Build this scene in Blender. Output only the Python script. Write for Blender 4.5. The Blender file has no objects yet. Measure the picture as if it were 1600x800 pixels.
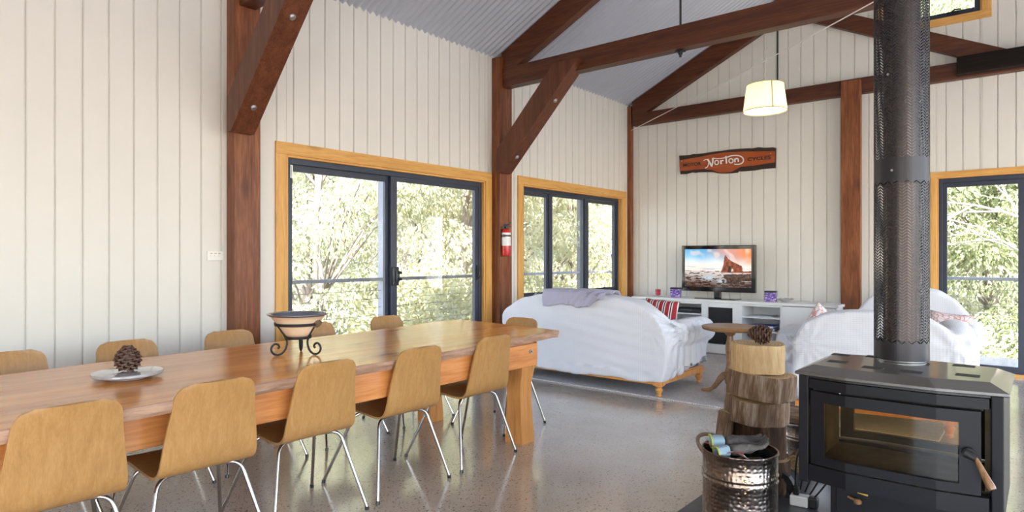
import bpy, bmesh, math, random
from mathutils import Vector, Matrix, noise

PI = math.pi
SC = bpy.context.scene
COL = SC.collection
random.seed(7)

# ------------------------------------------------------------------ tags
def tag(o, label=None, cat=None, group=None, kind=None):
    if label: o['label'] = label
    if cat: o['category'] = cat
    if group: o['group'] = group
    if kind: o['kind'] = kind
    return o

def thing(name, label, cat, loc=(0, 0, 0), rz=0.0, group=None):
    o = bpy.data.objects.new(name, None)
    o.empty_display_size = 0.1
    COL.objects.link(o)
    o.location = loc
    o.rotation_euler = (0, 0, rz)
    return tag(o, label, cat, group)

def copy_tree(o, parent=None):
    c = o.copy()
    COL.objects.link(c)
    if parent: c.parent = parent
    for ch in list(o.children):
        copy_tree(ch, c)
    return c

# ------------------------------------------------------------------ mesh builder
class MB:
    def __init__(self):
        self.bm = bmesh.new()

    def box(self, x0, x1, y0, y1, z0, z1, bev=0.0, mat=None):
        c = Vector(((x0 + x1) / 2, (y0 + y1) / 2, (z0 + z1) / 2))
        s = (abs(x1 - x0), abs(y1 - y0), abs(z1 - z0))
        return self.obox(c, s, None, bev)

    def obox(self, c, s, rot=None, bev=0.0):
        r = bmesh.ops.create_cube(self.bm, size=1.0)
        vs = r['verts']
        bmesh.ops.scale(self.bm, vec=s, verts=vs)
        if bev > 0:
            es = list({e for v in vs for e in v.link_edges})
            rb = bmesh.ops.bevel(self.bm, geom=es, offset=bev, segments=2, affect='EDGES', profile=0.5)
            vs = list({v for f in rb['faces'] for v in f.verts} | {v for v in vs if v.is_valid})
            # collect whole island
            seen, stack = set(vs), list(vs)
            while stack:
                v = stack.pop()
                for e in v.link_edges:
                    w = e.other_vert(v)
                    if w not in seen:
                        seen.add(w); stack.append(w)
            vs = list(seen)
        if rot is not None:
            bmesh.ops.rotate(self.bm, cent=(0, 0, 0), matrix=rot, verts=vs)
        bmesh.ops.translate(self.bm, vec=c, verts=vs)
        return vs

    def tube(self, pts, r, seg=10, cap=True, closed=False):
        """tube along points; r a number or a list"""
        pts = [Vector(p) for p in pts]
        n = len(pts)
        rs = r if isinstance(r, (list, tuple)) else [r] * n
        rings, up = [], None
        for i, p in enumerate(pts):
            if closed:
                d = (pts[(i + 1) % n] - pts[i - 1]).normalized()
            elif i == 0: d = (pts[1] - pts[0]).normalized()
            elif i == n - 1: d = (pts[-1] - pts[-2]).normalized()
            else: d = ((pts[i + 1] - p).normalized() + (p - pts[i - 1]).normalized()).normalized()
            if up is None:
                up = Vector((0, 0, 1)) if abs(d.z) < 0.9 else Vector((1, 0, 0))
            side = d.cross(up).normalized()
            up = side.cross(d).normalized()
            rings.append([self.bm.verts.new(p + (side * math.cos(2 * PI * k / seg) + up * math.sin(2 * PI * k / seg)) * rs[i]) for k in range(seg)])
        m = n if closed else n - 1
        for i in range(m):
            a, b = rings[i], rings[(i + 1) % n]
            for k in range(seg):
                self.bm.faces.new((a[k], a[(k + 1) % seg], b[(k + 1) % seg], b[k]))
        if cap and not closed:
            self.bm.faces.new(list(reversed(rings[0])))
            self.bm.faces.new(rings[-1])

    def lathe(self, prof, seg=32, c=(0, 0, 0), capb=True, capt=True):
        rings = []
        for r, z in prof:
            rings.append([self.bm.verts.new((c[0] + r * math.cos(2 * PI * k / seg), c[1] + r * math.sin(2 * PI * k / seg), c[2] + z)) for k in range(seg)])
        for i in range(len(rings) - 1):
            a, b = rings[i], rings[i + 1]
            for k in range(seg):
                self.bm.faces.new((a[k], a[(k + 1) % seg], b[(k + 1) % seg], b[k]))
        if capb: self.bm.faces.new(list(reversed(rings[0])))
        if capt: self.bm.faces.new(rings[-1])

    def prism(self, poly, d0, d1, axis='z'):
        """polygon extruded from d0 to d1. axis z: (x,y); y: (x,z); x: (y,z)"""
        def P(a, b, d):
            return {'z': (a, b, d), 'y': (a, d, b), 'x': (d, a, b)}[axis]
        A = [self.bm.verts.new(P(a, b, d0)) for a, b in poly]
        B = [self.bm.verts.new(P(a, b, d1)) for a, b in poly]
        n = len(poly)
        fs = []
        for i in range(n):
            fs.append(self.bm.faces.new((A[i], A[(i + 1) % n], B[(i + 1) % n], B[i])))
        fs.append(self.bm.faces.new(list(reversed(A))))
        fs.append(self.bm.faces.new(B))
        return A + B

    def quad(self, a, b, c, d):
        self.bm.faces.new([self.bm.verts.new(p) for p in (a, b, c, d)])

    def xform(self, M):
        bmesh.ops.transform(self.bm, matrix=M, verts=self.bm.verts[:])
        return self

    def build(self, name, mat=None, parent=None, smooth=False, angle=40, loc=None, rot=None, recalc=True):
        if recalc:
            bmesh.ops.recalc_face_normals(self.bm, faces=self.bm.faces[:])
        me = bpy.data.meshes.new(name)
        self.bm.to_mesh(me)
        self.bm.free()
        if smooth:
            me.polygons.foreach_set('use_smooth', [True] * len(me.polygons))
            if angle < 180:
                me.set_sharp_from_angle(angle=math.radians(angle))
        return obj(name, me, mat, parent, loc, rot)

def obj(name, me, mat=None, parent=None, loc=None, rot=None):
    o = bpy.data.objects.new(name, me)
    COL.objects.link(o)
    if mat is not None:
        for m in (mat if isinstance(mat, (list, tuple)) else [mat]):
            me.materials.append(m)
    if parent is not None: o.parent = parent
    if loc is not None: o.location = loc
    if rot is not None: o.rotation_euler = rot
    return o

def struct(o):
    o['kind'] = 'structure'
    return o

def mesh_from(verts, faces, name, smooth=False):
    me = bpy.data.meshes.new(name)
    me.from_pydata(verts, [], faces)
    if smooth: me.polygons.foreach_set('use_smooth', [True] * len(me.polygons))
    me.update()
    return me

def baked(o, name, fn=None, mat=None, parent=None, smooth=True, drop=True):
    """the object's mesh with its modifiers applied, optionally displaced by fn(co, normal)"""
    dg = bpy.context.evaluated_depsgraph_get()
    dg.update()
    me = bpy.data.meshes.new_from_object(o.evaluated_get(dg))
    if fn:
        ns = [v.normal.copy() for v in me.vertices]
        for v, n in zip(me.vertices, ns):
            v.co = fn(v.co.copy(), n)
        me.update()
    old, mw = o, o.location.copy()
    if drop:
        bpy.data.objects.remove(old)
    me.materials.clear()
    if smooth: me.polygons.foreach_set('use_smooth', [True] * len(me.polygons))
    return obj(name, me, mat, parent)

def ns3(p, s=1.0, o=0.0):
    return noise.noise(Vector((p[0] * s + o, p[1] * s + o * .7, p[2] * s - o)))

def smoothstep(a, b, x):
    t = max(0.0, min(1.0, (x - a) / (b - a)))
    return t * t * (3 - 2 * t)

# ------------------------------------------------------------------ materials
def new_mat(name):
    m = bpy.data.materials.new(name)
    m.use_nodes = True
    nt = m.node_tree
    bs = nt.nodes['Principled BSDF']
    return m, nt, bs, nt.nodes, nt.links

def mat(name, col, rough=0.5, metal=0.0, spec=0.5, coat=0.0, noise_amt=0.0, noise_scale=20.0, bump=0.0, bump_scale=60.0, emit=None, trans=0.0):
    m, nt, bs, N, Lk = new_mat(name)
    c = (*col, 1)
    bs.inputs['Base Color'].default_value = c
    bs.inputs['Roughness'].default_value = rough
    bs.inputs['Metallic'].default_value = metal
    bs.inputs['Specular IOR Level'].default_value = spec
    bs.inputs['Coat Weight'].default_value = coat
    bs.inputs['Coat Roughness'].default_value = 0.08
    if noise_amt or bump:
        tc = N.new('ShaderNodeTexCoord')
    if noise_amt:
        no = N.new('ShaderNodeTexNoise'); no.inputs['Scale'].default_value = noise_scale; no.inputs['Detail'].default_value = 5
        Lk.new(tc.outputs['Object'], no.inputs['Vector'])
        mx = N.new('ShaderNodeMix'); mx.data_type = 'RGBA'
        mx.inputs['A'].default_value = tuple(max(0, v * (1 - noise_amt)) for v in col) + (1,)
        mx.inputs['B'].default_value = tuple(min(1, v * (1 + noise_amt)) for v in col) + (1,)
        Lk.new(no.outputs['Fac'], mx.inputs['Factor'])
        Lk.new(mx.outputs['Result'], bs.inputs['Base Color'])
    if bump:
        nb = N.new('ShaderNodeTexNoise'); nb.inputs['Scale'].default_value = bump_scale; nb.inputs['Detail'].default_value = 3
        Lk.new(tc.outputs['Object'], nb.inputs['Vector'])
        bp = N.new('ShaderNodeBump'); bp.inputs['Strength'].default_value = bump; bp.inputs['Distance'].default_value = 0.005
        Lk.new(nb.outputs['Fac'], bp.inputs['Height']); Lk.new(bp.outputs['Normal'], bs.inputs['Normal'])
    if emit:
        bs.inputs['Emission Color'].default_value = (*emit[0], 1)
        bs.inputs['Emission Strength'].default_value = emit[1]
    return m

def wood(name, dark, mid, light, axis='z', scale=1.0, rough=0.45, coat=0.0, spec=0.4, knots=0.0, stretch=14.0, contrast=1.0, plank=None, planks_amt=0.25):
    """grain stretched along an axis of the object's own space"""
    m, nt, bs, N, Lk = new_mat(name)
    bs.inputs['Roughness'].default_value = rough
    bs.inputs['Coat Weight'].default_value = coat
    bs.inputs['Coat Roughness'].default_value = 0.06
    bs.inputs['Specular IOR Level'].default_value = spec
    tc = N.new('ShaderNodeTexCoord')
    oi = N.new('ShaderNodeObjectInfo')
    ad = N.new('ShaderNodeVectorMath'); ad.operation = 'ADD'
    cb = N.new('ShaderNodeCombineXYZ')
    mu = N.new('ShaderNodeMath'); mu.operation = 'MULTIPLY'; mu.inputs[1].default_value = 9.0
    Lk.new(oi.outputs['Random'], mu.inputs[0])
    for i in range(3): Lk.new(mu.outputs[0], cb.inputs[i])
    Lk.new(tc.outputs['Object'], ad.inputs[0]); Lk.new(cb.outputs[0], ad.inputs[1])
    mp = N.new('ShaderNodeMapping')
    s = [scale * stretch] * 3
    s['xyz'.index(axis)] = scale
    mp.inputs['Scale'].default_value = s
    Lk.new(ad.outputs[0], mp.inputs['Vector'])
    n1 = N.new('ShaderNodeTexNoise'); n1.inputs['Scale'].default_value = 1.2; n1.inputs['Detail'].default_value = 7; n1.inputs['Roughness'].default_value = 0.62; n1.inputs['Distortion'].default_value = 0.6
    Lk.new(mp.outputs[0], n1.inputs['Vector'])
    n2 = N.new('ShaderNodeTexNoise'); n2.inputs['Scale'].default_value = 7.0; n2.inputs['Detail'].default_value = 4
    Lk.new(mp.outputs[0], n2.inputs['Vector'])
    mm = N.new('ShaderNodeMath'); mm.operation = 'MULTIPLY_ADD'; mm.inputs[1].default_value = 0.35; 
    Lk.new(n2.outputs['Fac'], mm.inputs[0]); 
    m2 = N.new('ShaderNodeMath'); m2.operation = 'MULTIPLY'; m2.inputs[1].default_value = 0.68
    Lk.new(n1.outputs['Fac'], m2.inputs[0]); Lk.new(m2.outputs[0], mm.inputs[2])
    cr = N.new('ShaderNodeValToRGB')
    e = cr.color_ramp.elements
    w = 0.2 / contrast
    e[0].position = 0.5 - w; e[0].color = (*dark, 1)
    e[1].position = 0.5 + w; e[1].color = (*light, 1)
    k = e.new(0.5); k.color = (*mid, 1)
    Lk.new(mm.outputs[0], cr.inputs['Fac'])
    out = cr.outputs['Color']
    if knots:
        vo = N.new('ShaderNodeTexVoronoi'); vo.inputs['Scale'].default_value = 1.0
        mk = N.new('ShaderNodeMapping'); sk = [4.0 * scale] * 3; sk['xyz'.index(axis)] = 1.6 * scale; mk.inputs['Scale'].default_value = sk
        Lk.new(ad.outputs[0], mk.inputs['Vector']); Lk.new(mk.outputs[0], vo.inputs['Vector'])
        ck = N.new('ShaderNodeValToRGB'); ck.color_ramp.elements[0].position = 0.03; ck.color_ramp.elements[0].color = (1, 1, 1, 1)
        ck.color_ramp.elements[1].position = 0.17; ck.color_ramp.elements[1].color = (0, 0, 0, 1)
        Lk.new(vo.outputs['Distance'], ck.inputs['Fac'])
        mk2 = N.new('ShaderNodeMath'); mk2.operation = 'MULTIPLY'; mk2.inputs[1].default_value = knots
        Lk.new(ck.outputs['Color'], mk2.inputs[0])
        mx = N.new('ShaderNodeMix'); mx.data_type = 'RGBA'
        Lk.new(mk2.outputs[0], mx.inputs['Factor']); Lk.new(out, mx.inputs['A']); mx.inputs['B'].default_value = (dark[0] * .35, dark[1] * .3, dark[2] * .3, 1)
        out = mx.outputs['Result']
    if plank:
        # board-to-board tone steps across an axis: (axis, width)
        sx = N.new('ShaderNodeSeparateXYZ'); Lk.new(tc.outputs['Object'], sx.inputs[0])
        dv = N.new('ShaderNodeMath'); dv.operation = 'DIVIDE'; dv.inputs[1].default_value = plank[1]
        Lk.new(sx.outputs['xyz'.index(plank[0])], dv.inputs[0])
        fl = N.new('ShaderNodeMath'); fl.operation = 'FLOOR'; Lk.new(dv.outputs[0], fl.inputs[0])
        wn = N.new('ShaderNodeTexWhiteNoise'); wn.noise_dimensions = '1D'; Lk.new(fl.outputs[0], wn.inputs['W'])
        mr = N.new('ShaderNodeMapRange'); mr.inputs['To Min'].default_value = 1 - planks_amt; mr.inputs['To Max'].default_value = 1 + planks_amt
        Lk.new(wn.outputs['Value'], mr.inputs['Value'])
        hs = N.new('ShaderNodeHueSaturation'); Lk.new(mr.outputs[0], hs.inputs['Value']); Lk.new(out, hs.inputs['Color'])
        out = hs.outputs['Color']
    Lk.new(out, bs.inputs['Base Color'])
    bp = N.new('ShaderNodeBump'); bp.inputs['Strength'].default_value = 0.12; bp.inputs['Distance'].default_value = 0.002
    Lk.new(mm.outputs[0], bp.inputs['Height']); Lk.new(bp.outputs['Normal'], bs.inputs['Normal'])
    return m

M = {}
M['wall'] = mat('painted_board', (0.735, 0.708, 0.66), 0.45, noise_amt=0.025, noise_scale=6, bump=0.06, bump_scale=25)
M['groove'] = mat('board_groove', (0.42, 0.40, 0.36), 0.8)
M['post'] = wood('red_hardwood', (0.060, 0.016, 0.006), (0.185, 0.056, 0.019), (0.33, 0.125, 0.048), 'z', 1.0, 0.42, knots=0.55)
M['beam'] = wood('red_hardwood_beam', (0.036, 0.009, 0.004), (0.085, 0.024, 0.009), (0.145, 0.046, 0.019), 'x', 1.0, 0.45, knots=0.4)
M['brace'] = wood('red_hardwood_brace', (0.045, 0.013, 0.006), (0.110, 0.034, 0.014), (0.185, 0.066, 0.030), 'z', 1.0, 0.42, knots=0.4)
M['darkbeam'] = wood('blackened_hardwood', (0.004, 0.003, 0.002), (0.010, 0.006, 0.004), (0.022, 0.012, 0.008), 'x', 1.0, 0.7, spec=.15)
M['pine'] = wood('oiled_pine_trim', (0.50, 0.235, 0.055), (0.68, 0.36, 0.10), (0.80, 0.47, 0.16), 'z', 1.0, 0.4, knots=0.7)
M['pineh'] = wood('oiled_pine_trim_level', (0.50, 0.235, 0.055), (0.68, 0.36, 0.10), (0.80, 0.47, 0.16), 'y', 1.0, 0.4, knots=0.7)
M['pinex'] = wood('oiled_pine_trim_across', (0.50, 0.235, 0.055), (0.68, 0.36, 0.10), (0.80, 0.47, 0.16), 'x', 1.0, 0.4, knots=0.7)
M['alu'] = mat('navy_aluminium', (0.028, 0.036, 0.062), 0.35, spec=0.5)
M['black'] = mat('black_plastic', (0.012, 0.012, 0.014), 0.35)
M['matblack'] = mat('matt_black_iron', (0.015, 0.014, 0.015), 0.55, noise_amt=0.3, noise_scale=30)
M['chrome'] = mat('chrome', (0.50, 0.49, 0.48), 0.14, metal=1.0)
M['steel'] = mat('zinc_steel', (0.55, 0.55, 0.55), 0.35, metal=1.0)
M['white'] = mat('white_paint', (0.82, 0.82, 0.83), 0.3)
M['whitep'] = mat('white_plastic', (0.80, 0.79, 0.75), 0.35)
M['table'] = wood('varnished_table_timber', (0.47, 0.135, 0.024), (0.74, 0.28, 0.062), (0.88, 0.41, 0.115), 'y', 0.8, 0.24, coat=0.10, spec=0.42, knots=0.75, plank=('x', 0.19), planks_amt=0.13)
M['apron'] = wood('table_frame_timber', (0.36, 0.12, 0.03), (0.55, 0.21, 0.06), (0.68, 0.30, 0.10), 'y', 1.0, 0.32, coat=0.2)
M['tleg'] = wood('table_leg_timber', (0.33, 0.13, 0.035), (0.50, 0.22, 0.065), (0.62, 0.31, 0.105), 'z', 1.0, 0.35)
M['ply'] = wood('oak_veneer', (0.30, 0.155, 0.05), (0.38, 0.20, 0.068), (0.45, 0.255, 0.095), 'z', 1.6, 0.35, coat=0.08, stretch=26, contrast=0.9)
M['plyedge'] = mat('plywood_edge', (0.55, 0.33, 0.13), 0.5)
M['honey'] = wood('honey_turned_wood', (0.45, 0.17, 0.04), (0.62, 0.27, 0.075), (0.74, 0.37, 0.12), 'z', 2.0, 0.3, coat=0.3)
M['honeyx'] = wood('honey_rail_wood', (0.45, 0.17, 0.04), (0.60, 0.26, 0.07), (0.72, 0.35, 0.11), 'x', 2.0, 0.3, coat=0.3)
M['sidetable'] = wood('brown_turned_wood', (0.17, 0.085, 0.035), (0.28, 0.15, 0.065), (0.38, 0.22, 0.105), 'x', 2.0, 0.35, coat=0.15)
M['glass'] = None

def glass_mat(name, tint=(1, 1, 1), refl=0.08, rough=0.0):
    m, nt, bs, N, Lk = new_mat(name)
    nt.nodes.remove(bs)
    out = [n for n in N if n.type == 'OUTPUT_MATERIAL'][0]
    t = N.new('ShaderNodeBsdfTransparent'); t.inputs['Color'].default_value = (*tint, 1)
    g = N.new('ShaderNodeBsdfGlossy'); g.inputs['Roughness'].default_value = rough
    fr = N.new('ShaderNodeFresnel'); fr.inputs['IOR'].default_value = 1.45
    mu = N.new('ShaderNodeMath'); mu.operation = 'MULTIPLY'; mu.inputs[1].default_value = refl * 10
    Lk.new(fr.outputs[0], mu.inputs[0])
    mx = N.new('ShaderNodeMixShader')
    Lk.new(mu.outputs[0], mx.inputs['Fac']); Lk.new(t.outputs[0], mx.inputs[1]); Lk.new(g.outputs[0], mx.inputs[2])
    Lk.new(mx.outputs[0], out.inputs['Surface'])
    return m
M['glass'] = glass_mat('window_glass', (0.97, 0.98, 0.98), 0.02)
M['fireglass'] = glass_mat('smoky_stove_glass', (0.84, 0.76, 0.60), 0.06, 0.02)

def floor_mat():
    m, nt, bs, N, Lk = new_mat('polished_aggregate_concrete')
    tc = N.new('ShaderNodeTexCoord')
    n1 = N.new('ShaderNodeTexNoise'); n1.inputs['Scale'].default_value = 0.9; n1.inputs['Detail'].default_value = 6
    Lk.new(tc.outputs['Object'], n1.inputs['Vector'])
    c1 = N.new('ShaderNodeValToRGB')
    c1.color_ramp.elements[0].position = 0.35; c1.color_ramp.elements[0].color = (0.42, 0.35, 0.285, 1)
    c1.color_ramp.elements[1].position = 0.68; c1.color_ramp.elements[1].color = (0.62, 0.54, 0.46, 1)
    Lk.new(n1.outputs['Fac'], c1.inputs['Fac'])
    prev = c1.outputs['Color']
    for sc, thr, colr, amt in ((70, 0.20, (0.05, 0.04, 0.035), 0.75), (38, 0.15, (0.10, 0.075, 0.055), 0.8), (55, 0.17, (0.50, 0.45, 0.38), 0.55), (130, 0.25, (0.12, 0.09, 0.07), 0.5)):
        v = N.new('ShaderNodeTexVoronoi'); v.inputs['Scale'].default_value = sc
        mp = N.new('ShaderNodeMapping'); mp.inputs['Location'].default_value = (sc * .13, sc * .07, 0)
        Lk.new(tc.outputs['Object'], mp.inputs['Vector']); Lk.new(mp.outputs[0], v.inputs['Vector'])
        r = N.new('ShaderNodeMapRange'); r.inputs['From Min'].default_value = thr; r.inputs['From Max'].default_value = thr + 0.12
        r.inputs['To Min'].default_value = amt; r.inputs['To Max'].default_value = 0
        Lk.new(v.outputs['Distance'], r.inputs['Value'])
        # only some of the stones
        s = N.new('ShaderNodeSeparateColor'); Lk.new(v.outputs['Color'], s.inputs[0])
        g = N.new('ShaderNodeMath'); g.operation = 'GREATER_THAN'; g.inputs[1].default_value = 0.55
        Lk.new(s.outputs[0], g.inputs[0])
        mu = N.new('ShaderNodeMath'); mu.operation = 'MULTIPLY'; Lk.new(r.outputs[0], mu.inputs[0]); Lk.new(g.outputs[0], mu.inputs[1])
        mx = N.new('ShaderNodeMix'); mx.data_type = 'RGBA'; mx.inputs['B'].default_value = (*colr, 1)
        Lk.new(mu.outputs[0], mx.inputs['Factor']); Lk.new(prev, mx.inputs['A'])
        prev = mx.outputs['Result']
    Lk.new(prev, bs.inputs['Base Color'])
    n2 = N.new('ShaderNodeTexNoise'); n2.inputs['Scale'].default_value = 2.2; n2.inputs['Detail'].default_value = 4
    Lk.new(tc.outputs['Object'], n2.inputs['Vector'])
    rr = N.new('ShaderNodeMapRange'); rr.inputs['To Min'].default_value = 0.13; rr.inputs['To Max'].default_value = 0.22
    Lk.new(n2.outputs['Fac'], rr.inputs['Value']); Lk.new(rr.outputs[0], bs.inputs['Roughness'])
    bs.inputs['Specular IOR Level'].default_value = 0.8
    bs.inputs['Coat Weight'].default_value = 0.6; bs.inputs['Coat Roughness'].default_value = 0.12
    return m
M['floor'] = floor_mat()

def cloth_mat(name, col, weave=420.0, amt=0.16, stripe=None):
    m, nt, bs, N, Lk = new_mat(name)
    bs.inputs['Roughness'].default_value = 0.9
    bs.inputs['Specular IOR Level'].default_value = 0.1
    bs.inputs['Sheen Weight'].default_value = 0.15
    tc = N.new('ShaderNodeTexCoord')
    w1 = N.new('ShaderNodeTexWave'); w1.wave_type = 'BANDS'; w1.bands_direction = 'Z'; w1.inputs['Scale'].default_value = weave / 20; w1.inputs['Distortion'].default_value = 1.2
    w2 = N.new('ShaderNodeTexWave'); w2.wave_type = 'BANDS'; w2.bands_direction = 'X'; w2.inputs['Scale'].default_value = weave / 26; w2.inputs['Distortion'].default_value = 1.0
    for w in (w1, w2): Lk.new(tc.outputs['Object'], w.inputs['Vector'])
    ad = N.new('ShaderNodeMath'); ad.operation = 'ADD'; Lk.new(w1.outputs['Fac'], ad.inputs[0]); Lk.new(w2.outputs['Fac'], ad.inputs[1])
    bp = N.new('ShaderNodeBump'); bp.inputs['Strength'].default_value = amt; bp.inputs['Distance'].default_value = 0.003
    Lk.new(ad.outputs[0], bp.inputs['Height']); Lk.new(bp.outputs['Normal'], bs.inputs['Normal'])
    mx = N.new('ShaderNodeMix'); mx.data_type = 'RGBA'
    mx.inputs['A'].default_value = tuple(v * .95 for v in col) + (1,); mx.inputs['B'].default_value = (*col, 1)
    Lk.new(w2.outputs['Fac'], mx.inputs['Factor']); Lk.new(mx.outputs['Result'], bs.inputs['Base Color'])
    return m
M['slip'] = cloth_mat('white_cotton_slipcover', (0.66, 0.67, 0.72))
M['throw'] = cloth_mat('lavender_throw', (0.41, 0.39, 0.50))
M['rug'] = mat('grey_wool_rug', (0.50, 0.475, 0.47), 0.95, spec=0.1, noise_amt=0.35, noise_scale=40, bump=0.9, bump_scale=160)
M['rugedge'] = mat('rug_stitching', (0.62, 0.59, 0.58), 0.95, spec=0.1, noise_amt=0.5, noise_scale=60)
M['stove'] = mat('matt_charcoal_stove_steel', (0.007, 0.007, 0.010), 0.42, spec=0.25, noise_amt=0.12, noise_scale=8)
M['flue'] = mat('gunmetal_flue_steel', (0.035, 0.033, 0.038), 0.4, metal=0.6)
M['fluein'] = mat('brushed_inner_flue', (0.17, 0.13, 0.11), 0.3, metal=1.0)
M['corr'] = mat('galvanised_corrugated_sheet', (0.50, 0.53, 0.61), 0.40, metal=0.3, spec=0.5, noise_amt=0.05, noise_scale=1.5)
# ================================================================== ROOM
WX, WY, EAVE, SLOPE = -4.80, 8.53, 3.515, 0.478
def roofz(x): return EAVE + SLOPE * (4.8 - abs(x))

mb = MB(); mb.box(-4.95, 4.95, -3.6, 8.68, -0.15, 0.0)
struct(mb.build('floor', M['floor']))

def boarded_wall(name, axis, a0, a1, face, depth, ztop, openings, pitch=0.152, out=1):
    """vertical lining boards with V grooves; axis 'y' runs along Y at x = face, 'x' along X at y = face.
    out is the direction of the room. openings: (a0, a1, z0, z1)"""
    mb = MB()
    back = face - out * 0.012
    far = face - out * depth
    def add(b0, b1, z0, z1, f0, f1, top=None):
        lo, hi = min(f0, f1), max(f0, f1)
        zt0 = zt1 = z1
        if top: zt0, zt1 = min(z1, top(b0)), min(z1, top(b1))
        if max(zt0, zt1) - z0 < 0.004: return
        zt0, zt1 = max(zt0, z0 + .001), max(zt1, z0 + .001)
        if axis == 'y':
            mb.prism([(b0, z0), (b1, z0), (b1, zt1), (b0, zt0)], lo, hi, 'x')
        else:
            mb.prism([(b0, z0), (b1, z0), (b1, zt1), (b0, zt0)], lo, hi, 'y')
    def spans(b0, b1):
        """z-intervals free of openings for a board, splitting the board at opening sides"""
        cuts = sorted({b0, b1} | {o for op in openings for o in op[:2] if b0 < o < b1})
        for c0, c1 in zip(cuts, cuts[1:]):
            mid = (c0 + c1) / 2
            zs = sorted([(op[2], op[3]) for op in openings if op[0] <= mid <= op[1]])
            z = 0.0
            for o0, o1 in zs:
                if o0 > z + .001: yield c0, c1, z, o0
                z = o1
            yield c0, c1, z, 99.0
    n = int(round((a1 - a0) / pitch)); p = (a1 - a0) / n
    cuts = sorted({a0, a1} | {o for op in openings for o in op[:2]} | ({0.0} if axis == 'x' else set()))
    for c0, c1 in zip(cuts, cuts[1:]):
        for d0, d1, z0, z1 in spans(c0, c1):
            add(d0, d1, z0, min(z1, 9), far, back, ztop)
    g = 0.0035
    for i in range(n):
        b0, b1 = a0 + i * p + g, a0 + (i + 1) * p - g
        for d0, d1, z0, z1 in spans(b0, b1):
            zz1 = min(z1, 9)
            bev = 0.004
            add(d0, d1, z0, zz1, back, face - out * 0.004, ztop)
            if d1 - d0 > 0.03: add(d0 + bev, d1 - bev, z0, zz1, face - out * 0.004, face, ztop)
    o = mb.build(name, M['wall'])
    return struct(o)

DOOR1 = (2.852, 5.285, 0.0, 2.105)
WIN1 = (5.955, 8.300, 0.42, 2.125)
boarded_wall('wall_left', 'y', -3.6, 8.68, WX, 0.14, lambda a: EAVE + 0.03, [DOOR1, WIN1], out=1)
DOOR2 = (-0.925, 1.50, 0.0, 2.15)
WIN2 = (-1.45, -0.515, 3.915, 5.0)
boarded_wall('wall_back', 'x', -4.80, 4.80, WY, 0.14, lambda a: roofz(a) + 0.02, [DOOR2, WIN2], out=-1)
boarded_wall('wall_front', 'x', -4.80, 4.80, -3.6, 0.14, lambda a: roofz(a) + 0.02, [(-1.2, 3.4, 0, 2.15)], out=1)

# corrugated ceiling, both slopes, one mesh
def ceiling():
    pitch, amp, n = 0.076, 0.016, 8
    ys = []
    y = -3.75
    while y < 8.7:
        for k in range(n): ys.append(y + pitch * k / n)
        y += pitch
    verts, faces = [], []
    L_ = math.sqrt(1 + SLOPE ** 2); nx, nz = SLOPE / L_, 1 / L_
    for x in (-5.6, -2.4, 0.0, 2.4, 5.6):
        for y in ys:
            h = amp * math.sin(2 * PI * y / pitch)
            verts.append((x, y, roofz(x) + 0.015 + h * nz * 1.1))
    m = len(ys)
    for i in range(4):
        for j in range(m - 1):
            faces.append((i * m + j, i * m + j + 1, (i + 1) * m + j + 1, (i + 1) * m + j))
    me = mesh_from(verts, faces, 'ceiling')
    me.polygons.foreach_set('use_smooth', [True] * len(me.polygons))
    return struct(obj('ceiling', me, M['corr']))
ceiling()
# roof ridge cap on the outside of the roof
mb = MB(); mb.prism([(-0.25, roofz(.25) + .06), (0, roofz(0) + .07), (0.25, roofz(.25) + .06), (0, roofz(0) + .09)], -3.75, 8.7, 'y')
struct(mb.build('roof_ridge', M['corr']))

# ------------------------------------------------------------------ timber frame
def timber(name, label, cat, mb, m, group=None):
    o = mb.build(name, m)
    return tag(o, label, cat, group)

def post_at(y, label):
    mb = MB(); mb.box(-4.7985, -4.675, y - 0.105, y + 0.105, 0.0, EAVE - 0.01, 0.006)
    return timber('timber_post', label, 'post', mb, M['post'])
P1, P2 = 2.457, 5.506
post_at(P1, 'red-brown timber post left of the sliding door')
post_at(P2, 'red-brown timber post carrying the fire extinguisher')
mb = MB(); mb.box(-4.7985, -4.735, 8.455, 8.5285, 0, EAVE - .01, 0.004)
timber('timber_post', 'slim dark timber post standing in the room corner', 'post', mb, M['post'])
mb = MB(); mb.box(-1.86, -1.65, 8.345, 8.4195, 0, 3.345, 0.006)
timber('timber_post', 'wide timber post on the back wall right of the cabinet', 'post', mb, M['post'])

def tie(y0, y1, label, x0=-4.69, z0=3.165, z1=3.375):
    mb = MB(); mb.box(x0, 4.69, y0, y1, z0, z1, 0.006)
    return timber('tie_beam', label, 'beam', mb, M['beam'])
tie(P1 - .065, P1 + .065, 'tie beam crossing overhead above the left brace, mostly out of view')
tie(P2 - .065, P2 + .065, 'long dark tie beam crossing the room in front of the lamp')
tie(8.42, 8.528, 'tie beam fixed against the back wall above the sign', z0=3.195)

def rafter(y0, y1, side, label):
    mb = MB()
    s = -1 if side == 'l' else 1
    xs = [s * 4.70, s * 0.0]
    pts = [(xs[0], 3.377), (s * 4.483, 3.377), (xs[1], roofz(0) - 0.29), (xs[1], roofz(0) - 0.006), (xs[0], roofz(4.70) - 0.006)]
    mb.prism(pts, y0, y1, 'y')
    return timber('rafter', label, 'rafter', mb, M['beam'])
for y0, y1, w in ((P1 - .05, P1 + .05, 'near truss overhead'), (P2 - .05, P2 + .05, 'middle truss'), (8.43, 8.528, 'back wall')):
    if w != 'near truss overhead':
        rafter(y0, y1, 'l', 'dark rafter climbing from the left wall under the roof, at the ' + w)

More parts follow.
